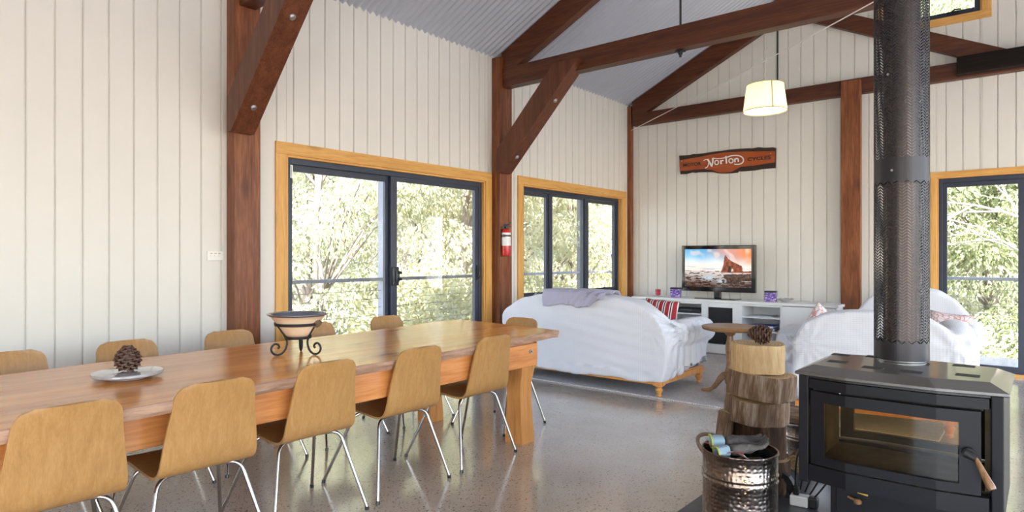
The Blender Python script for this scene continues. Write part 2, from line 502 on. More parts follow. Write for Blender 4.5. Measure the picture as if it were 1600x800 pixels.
def strut(s, y0, y1, label):
    mb = MB()
    f = lambda x: 3.288 - 0.49 * x
    pts = [(-2.33, f(-2.33)), (-0.20, f(-0.20)), (-0.20, f(-.20) - .01), (-0.50, 3.37), (-2.45, f(-2.45) - .19)]
    pts = [(-2.511, 4.318), (-2.305, 4.417), (-0.185, 3.378), (-0.595, 3.378)]
    pts = [(s * a, b) for a, b in pts]
    mb.prism(pts, y0, y1, 'y')
    timber('truss_strut', label, 'beam', mb, M['beam'])
strut(1, 8.432, 8.526, 'short sloping strut behind the flue below the high window')
mb = MB(); mb.box(-0.72, 0.72, 8.29, 8.415, 3.215, 3.40, 0.008)
timber('splice_beam', 'blackened splice timber bolted on the back wall tie beam', 'beam', mb, M['darkbeam'])

def brace(yp, label):
    """diagonal brace from the post face up to the tie beam, bolted on its lower face, a tongue lapping the beam"""
    wy, wd = 0.185, 0.22
    yc = yp - 0.07
    a = Vector((-4.675, yc, 2.195))
    t = thing('timber_brace', label, 'brace', a)
    d = Vector((0.69, 0, 0.72)).normalized()
    nrm = Vector((d.z, 0, -d.x))
    def P(v): return (v.x - a.x, v.z - a.z)
    lo0 = Vector((-4.674, 0, 2.195)); r0 = Vector((-4.615, 0, 2.195))
    le = r0 - nrm * wd
    l0 = le + d * ((-4.674 - le.x) / d.x)
    def cut(up): return P(r0 + d * ((up - r0.z) / d.z)), P(le + d * ((up - le.z) / d.z))
    mb = MB()
    A, B = cut(3.163)
    mb.prism([P(lo0), P(r0), A, B, P(l0)], -wy / 2, wy / 2, 'y')
    C, D = cut(3.262)
    mb.prism([B, A, C, D], -wy / 2, yp - .066 - yc, 'y')
    mb.build('timber', M['brace'], t)
    for z in (2.36, 2.90):
        c = r0 + d * ((z - r0.z) / d.z) - a
        p0 = Vector((c.x, 0.0, c.z))
        mb = MB()
        mb.tube([p0 - nrm * .004, p0 + nrm * 0.004], 0.024, 14)
        mb.tube([p0 + nrm * .004, p0 + nrm * 0.016], 0.014, 6)
        mb.build('bolt', M['steel'], t)
    return t
brace(P1, 'thick diagonal brace on the post left of the sliding door')
brace(P2, 'thick diagonal brace on the post carrying the extinguisher')

# steel tie rods between rafter and tie beam
def tie_rod(x, y, z1, label):
    t = thing('tie_rod', label, 'rod', (x, y, 3.13))
    mb = MB(); mb.tube([(0, 0, -0.03), (0, 0, z1 - 3.13)], 0.011, 8)
    mb.build('rod', M['matblack'], t)
    mb = MB(); mb.obox((0, 0, 0.022), (0.075, 0.06, 0.010)); mb.tube([(0, 0, -.008), (0, 0, 0.017)], 0.019, 6)
    mb.build('nut', M['matblack'], t)
tie_rod(-2.57, P2, roofz(2.57) - .28, 'black steel rod hanging down to the long tie beam')
tie_rod(-2.60, 8.385, roofz(2.60) - .25, 'black steel rod near the back wall behind the lamp')
mb = MB()
a, b = Vector((-4.70, 8.40, 3.13)), Vector((2.30, 2.375, 3.14))
mb.tube([a.lerp(b, k / 24) - Vector((0, 0, 0.05 * math.sin(PI * k / 24))) for k in range(25)], 0.0045, 6)
tag(mb.build('bracing_cable', mat('white_cable', (0.85, 0.82, 0.78), 0.5)), 'thin white cable stretched diagonally across the room from the corner', 'cable')

# ------------------------------------------------------------------ sliding door in the left wall
def frame_ring(a0, a1, z0, z1, w, d0, d1, axis, sides='lrtb'):
    mb = MB()
    def bx(p0, p1, q0, q1):
        if axis == 'y': mb.box(d0, d1, p0, p1, q0, q1, 0.002)
        else: mb.box(p0, p1, d0, d1, q0, q1, 0.002)
    wl = w if isinstance(w, (int, float)) else None
    W = {'l': w, 'r': w, 't': w, 'b': w} if wl is not None else w
    if 'l' in sides: bx(a0, a0 + W['l'], z0, z1)
    if 'r' in sides: bx(a1 - W['r'], a1, z0, z1)
    if 't' in sides: bx(a0 + W['l'], a1 - W['r'], z1 - W['t'], z1)
    if 'b' in sides: bx(a0 + W['l'], a1 - W['r'], z0, z0 + W['b'])
    return mb

def casing(a0, a1, z0, z1, w, face, axis, out, parent, bottom=False, ml=None, mh=None):
    """timber architrave round an opening + reveal lining; mitred look by butt joints"""
    f0, f1 = (face, face + out * 0.022)
    lo, hi = min(f0, f1), max(f0, f1)
    def bx(mb, p0, p1, q0, q1, l=lo, h=hi):
        if axis == 'y': mb.box(l, h, p0, p1, q0, q1, 0.003)
        else: mb.box(p0, p1, l, h, q0, q1, 0.003)
    parts = [('architrave', (a0 - w, a0, z0, z1), ml), ('architrave', (a1, a1 + w, z0, z1), ml), ('architrave', (a0 - w, a1 + w, z1, z1 + w), mh)]
    if bottom: parts.append(('architrave', (a0 - w, a1 + w, z0 - w, z0), mh))
    for n, q, m in parts:
        mb = MB(); bx(mb, *q); mb.build(n, m, parent)
    # reveal lining
    dl, dh = (face - 0.14, face + 0.005) if out > 0 else (face - 0.005, face + 0.14)
    for n, q, m in [('reveal', (a0 - .002, a0 + .018, z0, z1), ml), ('reveal', (a1 - .018, a1 + .002, z0, z1), ml), ('reveal', (a0, a1, z1 - .018, z1 + .002), mh)]:
        mb = MB(); bx(mb, *q, l=dl, h=dh); mb.build(n, m, parent)

def pane(a0, a1, z0, z1, d, axis, parent):
    mb = MB()
    if axis == 'y': mb.box(d - .003, d + .003, a0, a1, z0, z1)
    else: mb.box(a0, a1, d - .003, d + .003, z0, z1)
    return mb.build('pane', M['glass'], parent)

def setting(name, loc):
    o = bpy.data.objects.new(name, None); COL.objects.link(o); o.location = (0, 0, 0); o['kind'] = 'structure'
    return o

d1 = setting('door_1', (WX, 4.0, 0))
casing(*DOOR1, 0.10, WX, 'y', 1, d1, False, M['pine'], M['pineh'])
frame_ring(2.868, 5.269, 0.0, 2.09, {'l': .045, 'r': .05, 't': .05, 'b': .03}, -4.93, -4.83, 'y').build('frame', M['alu'], d1)
s = frame_ring(2.905, 4.04, 0.03, 2.045, {'l': .05, 'r': .10, 't': .06, 'b': .10}, -4.905, -4.875, 'y').build('sash', M['alu'], d1)
pane(2.955, 3.94, .13, 1.985, -4.89, 'y', s)
s = frame_ring(3.985, 5.225, 0.03, 2.045, {'l': .075, 'r': .06, 't': .05, 'b': .10}, -4.868, -4.838, 'y').build('sash', M['alu'], d1)
pane(4.06, 5.165, .13, 1.995, -4.853, 'y', s)
mb = MB(); mb.box(-4.838, -4.80, 3.99, 4.055, 0.985, 1.165, .008); mb.box(-4.80, -4.775, 4.005, 4.045, 1.02, 1.13, .008); mb.tube([(-4.775, 4.02, 1.045), (-4.765, 4.055, 1.045)], .012, 8); mb.tube([(-4.775, 4.02, 1.11), (-4.765, 4.055, 1.11)], .012, 8)
mb.build('handle', M['black'], d1, smooth=True)
mb = MB(); mb.box(-4.838, -4.82, 5.19, 5.215, 1.0, 1.17, .004); mb.tube([(-4.82, 5.20, 1.02), (-4.80, 5.20, 1.05), (-4.80, 5.20, 1.12), (-4.82, 5.20, 1.15)], .008, 8)
mb.build('handle', M['black'], d1)
mb = MB(); mb.box(-4.83, -4.815, 2.90, 2.925, 1.92, 2.03, .003); mb.tube([(-4.81, 2.912, 1.93), (-4.81, 2.912, 2.02)], .008, 8)
tag(mb.build('lock', M['steel'], d1), 'silver lock bracket')

# ------------------------------------------------------------------ three-pane window
w1 = setting('window_1', (WX, 7.1, 1.2))
casing(*WIN1, 0.10, WX, 'y', 1, w1, True, M['pine'], M['pineh'])
fr = frame_ring(5.972, 8.283, .435, 2.108, .045, -4.935, -4.85, 'y')
fr.box(-4.935, -4.85, 6.56, 6.625, .48, 2.06, .002); fr.box(-4.935, -4.85, 7.385, 7.45, .48, 2.06, .002)
fr.box(-4.935, -4.85, 6.017, 8.24, .72, .77, .002)
fr.build('frame', M['alu'], w1)
for a0, a1 in ((6.017, 6.56), (6.625, 7.385), (7.45, 8.24)):
    sw = 0.045 if a0 != 6.625 else 0.022
    s = frame_ring(a0 + .002, a1 - .002, .772, 2.058, sw, -4.90, -4.862, 'y').build('sash', M['alu'], w1)
    pane(a0 + sw, a1 - sw, .77 + sw, 2.06 - sw, -4.88, 'y', s)
    pane(a0, a1, .478, .722, -4.89, 'y', w1)
for yy in (6.30, 7.85):
    mb = MB(); mb.box(-4.862, -4.835, yy - .06, yy + .06, .785, .80, .003); mb.tube([(-4.84, yy - .05, .80), (-4.825, yy, .825), (-4.83, yy + .07, .81)], .008, 8)
    mb.build('winder', M['black'] if yy > 7 else M['steel'], w1)

# ------------------------------------------------------------------ glazed door in the back wall
d2 = setting('door_2', (0.3, WY, 0))
casing(*DOOR2, 0.055, WY, 'x', -1, d2, False, M['pine'], M['pinex'])
frame_ring(-0.907, 1.482, 0.0, 2.132, {'l': .035, 'r': .035, 't': .05, 'b': .025}, 8.55, 8.66, 'x').build('frame', M['alu'], d2)
s = frame_ring(-0.872, -0.06, .025, 2.082, {'l': .042, 'r': .15, 't': .05, 'b': .07}, 8.57, 8.60, 'x').build('sash', M['alu'], d2)
pane(-0.83, -0.21, .095, 2.032, 8.585, 'x', s)
s = frame_ring(-0.10, 1.447, .025, 2.082, {'l': .10, 'r': .05, 't': .05, 'b': .07}, 8.608, 8.638, 'x').build('sash', M['alu'], d2)
pane(0.0, 1.397, .095, 2.032, 8.623, 'x', s)
mb = MB(); mb.box(-0.98, 1.55, 8.50, 8.53, 0.0, 0.03, .003); mb.build('threshold', M['pinex'], d2)

# ------------------------------------------------------------------ high window behind the flue
w2 = setting('window_2', (-1, WY, 4.4))
casing(*WIN2, 0.085, WY, 'x', -1, w2, True, M['pine'], M['pinex'])
fr = frame_ring(-1.432, -0.533, 3.93, 4.985, .05, 8.56, 8.65, 'x'); fr.build('frame', M['alu'], w2)
pane(-1.38, -0.58, 3.98, 4.94, 8.60, 'x', w2)
mb = MB(); mb.tube([(-.80, 8.555, 3.965), (-.76, 8.53, 3.985), (-.70, 8.53, 3.98)], .009, 8); mb.box(-.83, -.72, 8.54, 8.56, 3.95, 3.975, .003)
mb.build('winder', M['black'], w2)

# ------------------------------------------------------------------ switch plate, sign, extinguisher
t = thing('switch_plate', 'white power and switch plate on the boards left of the first post', 'switch', (WX, 2.264, 1.272))
mb = MB(); mb.box(0, 0.010, -.062, .062, -.037, .037, .004); mb.build('plate', M['whitep'], t)
for yy in (-.03, 0, .03):
    mb = MB(); mb.box(.010, .015, yy - .008, yy + .008, -.004, .008, .001); mb.build('rocker', M['white'], t)
mb = MB()
for yy in (-.03, 0, .03): mb.box(.0095, .0108, yy - .009, yy + .009, .014, .021)
tag(mb.build('markings', mat('tan_print', (.55, .40, .22), .6), t), 'small tan indicator marks')

# sign board
OUT = [(-0.694, 0.134), (-0.625, 0.13), (-0.543, 0.128), (-0.483, 0.136), (-0.423, 0.13), (-0.325, 0.131), (-0.247, 0.135), (-0.151, 0.139), (-0.056, 0.138), (0.037, 0.142), (0.111, 0.141), (0.22, 0.136), (0.301, 0.132), (0.328, 0.125), (0.416, 0.133), (0.486, 0.118), (0.555, 0.113), (0.606, 0.112), (0.633, 0.1), (0.627, -0.157), (0.572, -0.155), (0.52, -0.156), (0.451, -0.156), (0.363, -0.165), (0.274, -0.164), (0.184, -0.163), (0.152, -0.156), (0.139, -0.174), (0.074, -0.176), (-0.019, -0.173), (-0.094, -0.167), (-0.151, -0.157), (-0.208, -0.139), (-0.286, -0.132), (-0.364, -0.126), (-0.423, -0.123), (-0.463, -0.127), (-0.503, -0.117), (-0.584, -0.131), (-0.676, -0.13)]
INN = [(-0.690, 0.065), (-0.533, 0.077), (-0.384, 0.084), (-0.228, 0.101), (-0.037, 0.113), (0.093, 0.104), (0.22, 0.098), (0.363, 0.081), (0.494, 0.071), (0.629, 0.057), (0.625, -0.086), (0.494, -0.092), (0.363, -0.102), (0.184, -0.104), (0.12, -0.135), (0.056, -0.161), (-0.019, -0.164), (-0.103, -0.157), (-0.17, -0.133), (-0.208, -0.111), (-0.335, -0.088), (-0.483, -0.087), (-0.584, -0.093), (-0.684, -0.084)]
sg = thing('sign_board', 'live-edge wooden sign lettered in white and black on the back wall', 'sign', (-3.293, 8.528, 2.563))
mb = MB(); mb.prism(OUT, -0.030, 0.0, 'y'); mb.build('bark_edge', mat('dark_bark', (.035, .018, .012), .8, noise_amt=.5, noise_scale=40, bump=.5), sg)
mb = MB(); mb.prism(INN, -0.034, -0.006, 'y'); mb.build('face', wood('red_sign_timber', (.20, .035, .01), (.36, .075, .018), (.47, .115, .03), 'x', 1.0, .35, coat=.3, knots=.6), sg)
STK = {'flag': [(-0.33, 0.025), (-0.305, 0.038), (-0.266, 0.039)], 'diag': [(-0.271, 0.042), (-0.242, -0.01), (-0.21, -0.064)], 'leg': [(-0.252, 0.014), (-0.261, -0.036), (-0.281, -0.067), (-0.307, -0.077)],
 'stem': [(-0.197, 0.051), (-0.201, -0.014), (-0.216, -0.066)], 'bar': [(-0.199, 0.051), (-0.151, 0.039), (-0.094, 0.034), (-0.037, 0.037), (-0.009, 0.044)],
 'arc': [(0.0, 0.041), (0.056, 0.055), (0.12, 0.054), (0.175, 0.04), (0.211, 0.013), (0.222, -0.022), (0.207, -0.052), (0.171, -0.067), (0.129, -0.067), (0.1, -0.06)],
 'o1': [(-0.151, 0.014), (-0.127, 0.005), (-0.118, -0.02), (-0.132, -0.041), (-0.156, -0.042), (-0.17, -0.021), (-0.165, 0.003), (-0.151, 0.014)],
 'r1': [(-0.086, 0.005), (-0.082, -0.039)], 'r2': [(-0.082, -0.011), (-0.067, 0.003), (-0.049, 0.0)], 't': [(-0.014, 0.059), (-0.009, -0.004), (-0.007, -0.043)],
 'o2': [(0.047, 0.018), (0.074, 0.008), (0.084, -0.018), (0.07, -0.037), (0.045, -0.039), (0.028, -0.017), (0.031, 0.006), (0.047, 0.018)],
 'n1': [(0.107, 0.014), (0.109, -0.035)], 'n2': [(0.109, -0.002), (0.129, 0.012), (0.15, 0.003), (0.155, -0.036)], 'rf': [(-0.094, -0.038), (-0.067, -0.037)], 'rt': [(-0.094, 0.004), (-0.082, 0.005)]}
SW = {'flag': .010, 'diag': .022, 'leg': .011, 'stem': .020, 'bar': .009, 'arc': .013, 'o1': .013, 'o2': .013, 'r1': .018, 'r2': .014, 't': .017, 'n1': .017, 'n2': .015, 'rf': .009, 'rt': .009}
def ribbon(mb, pts, w, y, th):
    # Catmull-Rom resample, then a flat stroke of width w
    P = [Vector((p[0], p[1])) for p in pts]
    S = []
    n = len(P)
    for i in range(n - 1):
        a, b, c, d = P[max(i - 1, 0)], P[i], P[i + 1], P[min(i + 2, n - 1)]
        for k in range(5):
            t = k / 5
            S.append(.5 * ((2 * b) + (-a + c) * t + (2 * a - 5 * b + 4 * c - d) * t * t + (-a + 3 * b - 3 * c + d) * t ** 3))
    S.append(P[-1])
    Lf, Rt = [], []
    for i, p in enumerate(S):
        d = (S[min(i + 1, len(S) - 1)] - S[max(i - 1, 0)])
        d.normalize(); nn = Vector((-d.y, d.x)) * w / 2
        Lf.append(p + nn); Rt.append(p - nn)
    rings = [[mb.bm.verts.new((q.x, yy, q.y)) for q, yy in ((a, y), (b, y), (b, y - th), (a, y - th))] for a, b in zip(Lf, Rt)]
    for A, B in zip(rings, rings[1:]):
        for k in range(4): mb.bm.faces.new((A[k], A[(k + 1) % 4], B[(k + 1) % 4], B[k]))
    mb.bm.faces.new(list(reversed(rings[0]))); mb.bm.faces.new(rings[-1])
mb = MB()
for q, (k, v) in enumerate(STK.items()): ribbon(mb, v, SW[k] * 1.08, -.0335, .003 + .00035 * q)
tag(mb.build('lettering', mat('white_lettering', (.85, .83, .80), .5), sg), 'white script lettering')
def text_mesh(s, size, name, m, parent, loc, rot=(PI / 2, 0, 0), width=None, ext=0.0015, bold=0.0):
    cu = bpy.data.curves.new(name, 'FONT'); cu.body = s; cu.size = size; cu.align_x = 'CENTER'; cu.align_y = 'CENTER'; cu.extrude = ext; cu.offset = bold
    o = bpy.data.objects.new(name, cu); COL.objects.link(o)
    dg = bpy.context.evaluated_depsgraph_get(); dg.update()
    me = bpy.data.meshes.new_from_object(o.evaluated_get(dg))
    bpy.data.objects.remove(o)
    if width:
        xs = [v.co.x for v in me.vertices]; k = width / (max(xs) - min(xs))
        for v in me.vertices: v.co.x *= k
    me.materials.clear()
    return obj(name, me, m, parent, loc, rot)
bl = mat('black_lettering', (.025, .015, .012), .6)
tag(text_mesh('MOTOR', .062, 'lettering', bl, sg, (-.50, -.0350, -.012), width=.265, bold=.0016), 'black capitals')
tag(text_mesh('CYCLES', .062, 'lettering', bl, sg, (.425, -.0350, -.018), width=.300, bold=.0016), 'black capitals')
for px_ in ((-.655, .05), (.575, .035)):
    mb = MB(); mb.lathe([(.006, 0), (.006, .003)], 10); mb.xform(Matrix.Translation((px_[0], -.034, px_[1])) @ Matrix.Rotation(PI / 2, 4, 'X')); mb.build('screw', M['steel'], sg)

# extinguisher
ex = thing('fire_extinguisher', 'small red fire extinguisher hung on the timber post by the window', 'fire extinguisher', (-4.62, 5.445, 1.27))
red = mat('red_enamel', (.55, .02, .015), .25, coat=.4)
mb = MB(); mb.lathe([(.030, 0), (.046, .004), (.050, .015), (.050, .255), (.046, .28), (.030, .30), (.020, .305)], 24); mb.build('cylinder', red, ex, smooth=True)
mb = MB(); mb.lathe([(.0508, .115), (.0508, .215)], 24, capb=False, capt=False); mb.lathe([(.0508, .235), (.0508, .26)], 24, capb=False, capt=False)
tag(mb.build('label', mat('white_print', (.78, .76, .76), .4), ex, smooth=True), 'white printed wrap')
mb = MB(); mb.lathe([(.0515, .217), (.0515, .234)], 24, capb=False, capt=False); mb.box(-.02, .02, -.055, -.045, .21, .24, .004)
mb.build('strap', M['black'], ex)
mb = MB(); mb.tube([(0, 0, .30), (0, 0, .335)], .018, 10); mb.obox((.02, 0, .355), (.085, .022, .012), Matrix.Rotation(-.35, 3, 'Y')); mb.obox((.02, 0, .335), (.075, .022, .010), Matrix.Rotation(.2, 3, 'Y')); mb.tube([(0, 0, .32), (.0, -.045, .322)], .012, 8); mb.lathe([(.016, 0), (.016, .012)], 12, (-.02, 0, .34))
mb.build('valve', M['black'], ex)
mb = MB(); mb.box(-.058, -.049, -.02, .02, .08, .30, .002); mb.build('bracket', M['black'], ex)
# ================================================================== DINING TABLE
tb = thing('dining_table', 'long varnished slab dining table with live edges and thick timber legs', 'table', (-3.08, 1.6, 0))
def edge_noise(p, s): return 0.012 * noise.noise(Vector((p * 3.1, s, 0))) + 0.006 * noise.noise(Vector((p * 11, s, 2)))
def tabletop():
    near = [(-2.44, -0.9), (-2.475, 0.2), (-2.490, .506), (-2.512, 1.045), (-2.555, 1.373), (-2.592, 1.92), (-2.612, 2.83), (-2.668, 3.41), (-2.72, 3.804)]
    far = [(-3.88, 3.67), (-3.82, 3.36), (-3.771, 2.98), (-3.71, 1.70), (-3.69, 1.14), (-3.661, .743), (-3.62, 0.0), (-3.59, -0.9)]
    def dens(P, s):
        out = []
        for a, b in zip(P, P[1:]):
            n = max(1, int(abs(b[1] - a[1]) / 0.05))
            for k in range(n):
                t = k / n
                x, y = a[0] + (b[0] - a[0]) * t, a[1] + (b[1] - a[1]) * t
                out.append((x + edge_noise(y, s), y))
        out.append(P[-1])
        return out
    N_ = dens(near, 1.3); F_ = dens(far, 8.1)
    end = [(-2.99, 3.84), (-3.40, 3.885), (-3.72, 3.91), (-3.82, 3.885), (-3.865, 3.81)]
    poly = N_ + end + F_
    bm = bmesh.new()
    # rings: top inset, top edge, mid (waney), bottom
    cx = -3.15
    def ring(z, off, amp):
        r = []
        for i, (x, y) in enumerate(poly):
            w = off + amp * noise.noise(Vector((y * 9 + x * 7, z * 40, 3.3)))
            sx = 1 if x > cx else -1
            long_edge = y < 3.80
            xx = x - sx * w if long_edge else x
            yy = y if long_edge else y - w
            r.append(bm.verts.new((xx + 3.08, yy - 1.6, z)))
        return r
    R = [ring(.728, .006, .0), ring(.724, 0.0, .002), ring(.708, 0.004, .010), ring(.693, 0.010, .012), ring(.678, .016, .008)]
    for A, B in zip(R, R[1:]):
        for i in range(len(A)):
            f = bm.faces.new((A[i], B[i], B[(i + 1) % len(A)], A[(i + 1) % len(A)]))
    ft = bm.faces.new(R[0]); fb = bm.faces.new(list(reversed(R[-1])))
    bmesh.ops.recalc_face_normals(bm, faces=bm.faces[:])
    for f in bm.faces:
        f.material_index = 0 if abs(f.normal.z) > .97 else 1
    me = bpy.data.meshes.new('tabletop'); bm.to_mesh(me); bm.free()
    rough_edge = wood('waney_edge', (.17, .09, .06), (.36, .21, .14), (.54, .36, .25), 'y', 1.2, .6, contrast=.8, stretch=10)
    return obj('tabletop', me, [M['table'], rough_edge], tb)
tabletop()
def apron(x0, x1, y0, y1, nm='apron'):
    mb = MB(); mb.box(x0 + 3.08, x1 + 3.08, y0 - 1.6, y1 - 1.6, .528, .677, .004); return mb.build(nm, M['apron'], tb)
for xa, xb in ((-2.72, -2.655), (-3.70, -3.635)):
    apron(xa, xb, -0.7, 3.46)
apron(-3.63, -2.725, 3.36, 3.43, 'end_rail'); apron(-3.63, -2.725, -.55, -.48, 'end_rail')
def table_leg(cx, cy):
    mb = MB()
    prof = [(0, .074, .066), (.05, .074, .066), (.18, .066, .064), (.30, .060, .062), (.40, .060, .062), (.47, .072, .066), (.528, .078, .068)]
    ring = []
    for z, wx, wy in prof:
        ring.append([mb.bm.verts.new((cx + 3.08 + sx * wx, cy - 1.6 + sy * (.066 + (wx - .074) * (1.0 if sy > 0 else .0)), z)) for sx, sy in ((-1, -1), (1, -1), (1, 1), (-1, 1))])
    for A, B in zip(ring, ring[1:]):
        for k in range(4): mb.bm.faces.new((A[k], A[(k + 1) % 4], B[(k + 1) % 4], B[k]))
    mb.bm.faces.new(list(reversed(ring[0]))); mb.bm.faces.new(ring[-1])
    return mb.build('leg', M['tleg'], tb, smooth=True, angle=50)
for cx in (-2.765, -3.655):
    for cy in (3.40, -0.5): table_leg(cx, cy)
for yy in (3.38,):
    mb = MB(); mb.tube([(-2.656 + 3.08, yy - 1.6, .628), (-2.645 + 3.08, yy - 1.6, .628)], .014, 12); mb.build('bolt', M['steel'], tb)
    mb = MB(); mb.tube([(-2.646 + 3.08, yy - 1.6, .628), (-2.6445 + 3.08, yy - 1.6, .628)], .008, 10); mb.build('bolt_socket', M['black'], tb)

# ================================================================== CHAIRS
def chair_shell():
    prof = [(.405, .395), (.398, .412), (.38, .426), (.34, .434), (.26, .434), (.17, .424), (.10, .416), (.055, .415), (.025, .421), (.003, .436), (-.010, .458), (-.018, .49), (-.028, .56), (-.042, .64), (-.060, .72), (-.074, .768), (-.078, .781)]
    # dense resample
    P = [Vector(p) for p in prof]
    S = []
    for i in range(len(P) - 1):
        a, b, c, d = P[max(i - 1, 0)], P[i], P[i + 1], P[min(i + 2, len(P) - 1)]
        for k in range(4):
            t = k / 4
            S.append(.5 * ((2 * b) + (-a + c) * t + (2 * a - 5 * b + 4 * c - d) * t * t + (-a + 3 * b - 3 * c + d) * t ** 3))
    S.append(P[-1])
    ln = [0]
    for a, b in zip(S, S[1:]): ln.append(ln[-1] + (b - a).length)
    T = ln[-1]
    # resample rows denser towards the ends for the rounded corners
    rows = []
    m = 46
    for i in range(m + 1):
        u = i / m
        s = T * (u - .12 * math.sin(2 * PI * u) / (2 * PI) * 4 * .5)
        s = max(0, min(T, s))
        k = 0
        while k < len(ln) - 2 and ln[k + 1] < s: k += 1
        f = (s - ln[k]) / max(1e-9, ln[k + 1] - ln[k])
        rows.append((s, S[k].lerp(S[k + 1], f)))
    bend = T - .375
    def half(s):
        if s < bend: w = .205 - .012 * smoothstep(bend - .3, bend, s)
        else: w = .193 - .036 * smoothstep(bend, T, s) - .008 * smoothstep(bend, bend + .05, s) * 0
        for d, r in ((s, .055), (T - s, .062)):
            if d < r: w -= r - math.sqrt(max(0, r * r - (r - d) ** 2))
        return w
    verts, faces = [], []
    nx = 14
    for s, p in rows:
        h = half(s)
        bk = smoothstep(bend, bend + .12, s)
        st = 1 - smoothstep(bend - .16, bend - .04, s)
        for j in range(nx + 1):
            u = j / nx * 2 - 1
            dz = -0.004 * st * (1 - u * u)
            dy = -0.010 * bk * (1 - u * u)          # back gently dished
            verts.append((u * h, p.x + dy, p.y + dz))
    for i in range(len(rows) - 1):
        for j in range(nx):
            a = i * (nx + 1) + j
            faces.append((a, a + 1, a + nx + 2, a + nx + 1))
    me = mesh_from(verts, faces, 'shell')
    o = obj('shell', me)
    so = o.modifiers.new('s', 'SOLIDIFY'); so.thickness = .011; so.offset = 0; so.material_offset_rim = 1
    dg = bpy.context.evaluated_depsgraph_get(); dg.update()
    m2 = bpy.data.meshes.new_from_object(o.evaluated_get(dg))
    bpy.data.objects.remove(o)
    m2.materials.clear()
    m2.polygons.foreach_set('use_smooth', [True] * len(m2.polygons))
    m2.set_sharp_from_angle(angle=math.radians(50))
    return m2
SHELL = chair_shell()

def fillet(pts, r, n=6):
    P = [Vector(p) for p in pts]
    out = [P[0]]
    for i in range(1, len(P) - 1):
        a, b, c = P[i - 1], P[i], P[i + 1]
        d0, d1 = (a - b), (c - b)
        q = min(r, d0.length * .45, d1.length * .45)
        s, e = b + d0.normalized() * q, b + d1.normalized() * q
        for k in range(n + 1):
            t = k / n
            out.append((1 - t) ** 2 * s + 2 * t * (1 - t) * b + t * t * e)
    out.append(P[-1])
    return out

def make_chair(label, group):
    t = thing('dining_chair', label, 'chair', (0, 0, 0), 0, group)
    obj('seat_shell', SHELL, [M['ply'], M['plyedge']], t)
    for s in (-1, 1):
        for fy, by, ay in ((-.030, .075, .11), (.450, .285, .25)):
            mb = MB()
            mb.tube(fillet([(s * .05, ay, .398), (s * .165, by, .398), (s * .255, fy, .012)], .05, 6), .0085, 10)
            lg = mb.build('leg', M['chrome'], t, smooth=True, angle=60)
            mb = MB(); mb.tube([(s * .2535, fy + (.0008 if fy < 0 else -.0016), .018), (s * .2558, fy, 0.0)], .0105, 10)
            tag(mb.build('foot_cap', M['black'], lg), 'black plastic foot')
        for y0, z1 in ((.09, .412), (.23, .424)):
            mb = MB(); mb.box(s * .05 - .03, s * .05 + .03, y0, y0 + .04, .399, z1, .003)
            mb.build('mounting_bracket', M['whitep'] if s > 0 else M['steel'], t)
    return t
near_labels = ['oak-veneer chair nearest the camera, its back cut by the left frame edge',
               'oak-veneer chair second from the camera on the near side of the table',
               'oak-veneer chair in the middle of the near row of five',
               'oak-veneer chair second from the far end of the near row',
               'oak-veneer chair at the far end of the near row by the table leg']
far_labels = ['chair across the table nearest the camera, its back cut by the left frame edge',
              'chair across the table whose back shows behind the pine cone',
              'chair across the table in front of the first timber post',
              'chair across the table half hidden behind the bowl on its stand',
              'chair across the table in front of the sliding door middle']
proto = make_chair(near_labels[0], 'dining chairs along the near side of the table')
def set_chair(first, x, y, rz, label, group):
    o = proto if first else copy_tree(proto)
    o.location = (x, y, 0); o.rotation_euler = (0, 0, rz)
    o['label'] = label; o['group'] = group
    return o
for i, (y, dx, dr) in enumerate(((.69, .112, .0), (1.19, .092, -.015), (1.738, .032, 0.01), (2.325, .018, 0.0), (2.94, .008, .02))):
    set_chair(i == 0, -2.665 + dx, y, PI / 2 + dr, near_labels[i], 'dining chairs along the near side of the table')
for i, (y, dx, dr) in enumerate(((.86, 0.02, .0), (1.415, .0, .02), (2.03, -.03, -.02), (2.68, -.04, .01), (3.35, -.05, 0.0))):
    set_chair(False, -4.01 + dx, y, -PI / 2 + dr, far_labels[i], 'dining chairs along the far side of the table')
set_chair(False, -3.175, 3.865, PI, 'chair tucked under the far end of the table before the sofa', 'chair at the head of the table')

# ================================================================== ON THE TABLE
pl = thing('serving_plate', 'round grey marble serving plate under the pine cone on the table', 'plate', (-3.124, 1.086, .7285))
marble = mat('grey_marble', (.33, .32, .33), .08, coat=.6, noise_amt=.3, noise_scale=16)
mb = MB(); mb.lathe([(.134, .014), (.140, .018), (.141, .024), (.138, .030), (.13, .0315)], 48); mb.build('plate_top', marble, pl, smooth=True)
mb = MB(); mb.lathe([(.085, 0), (.09, .004), (.085, .014)], 36); mb.build('foot_ring', marble, pl, smooth=True)

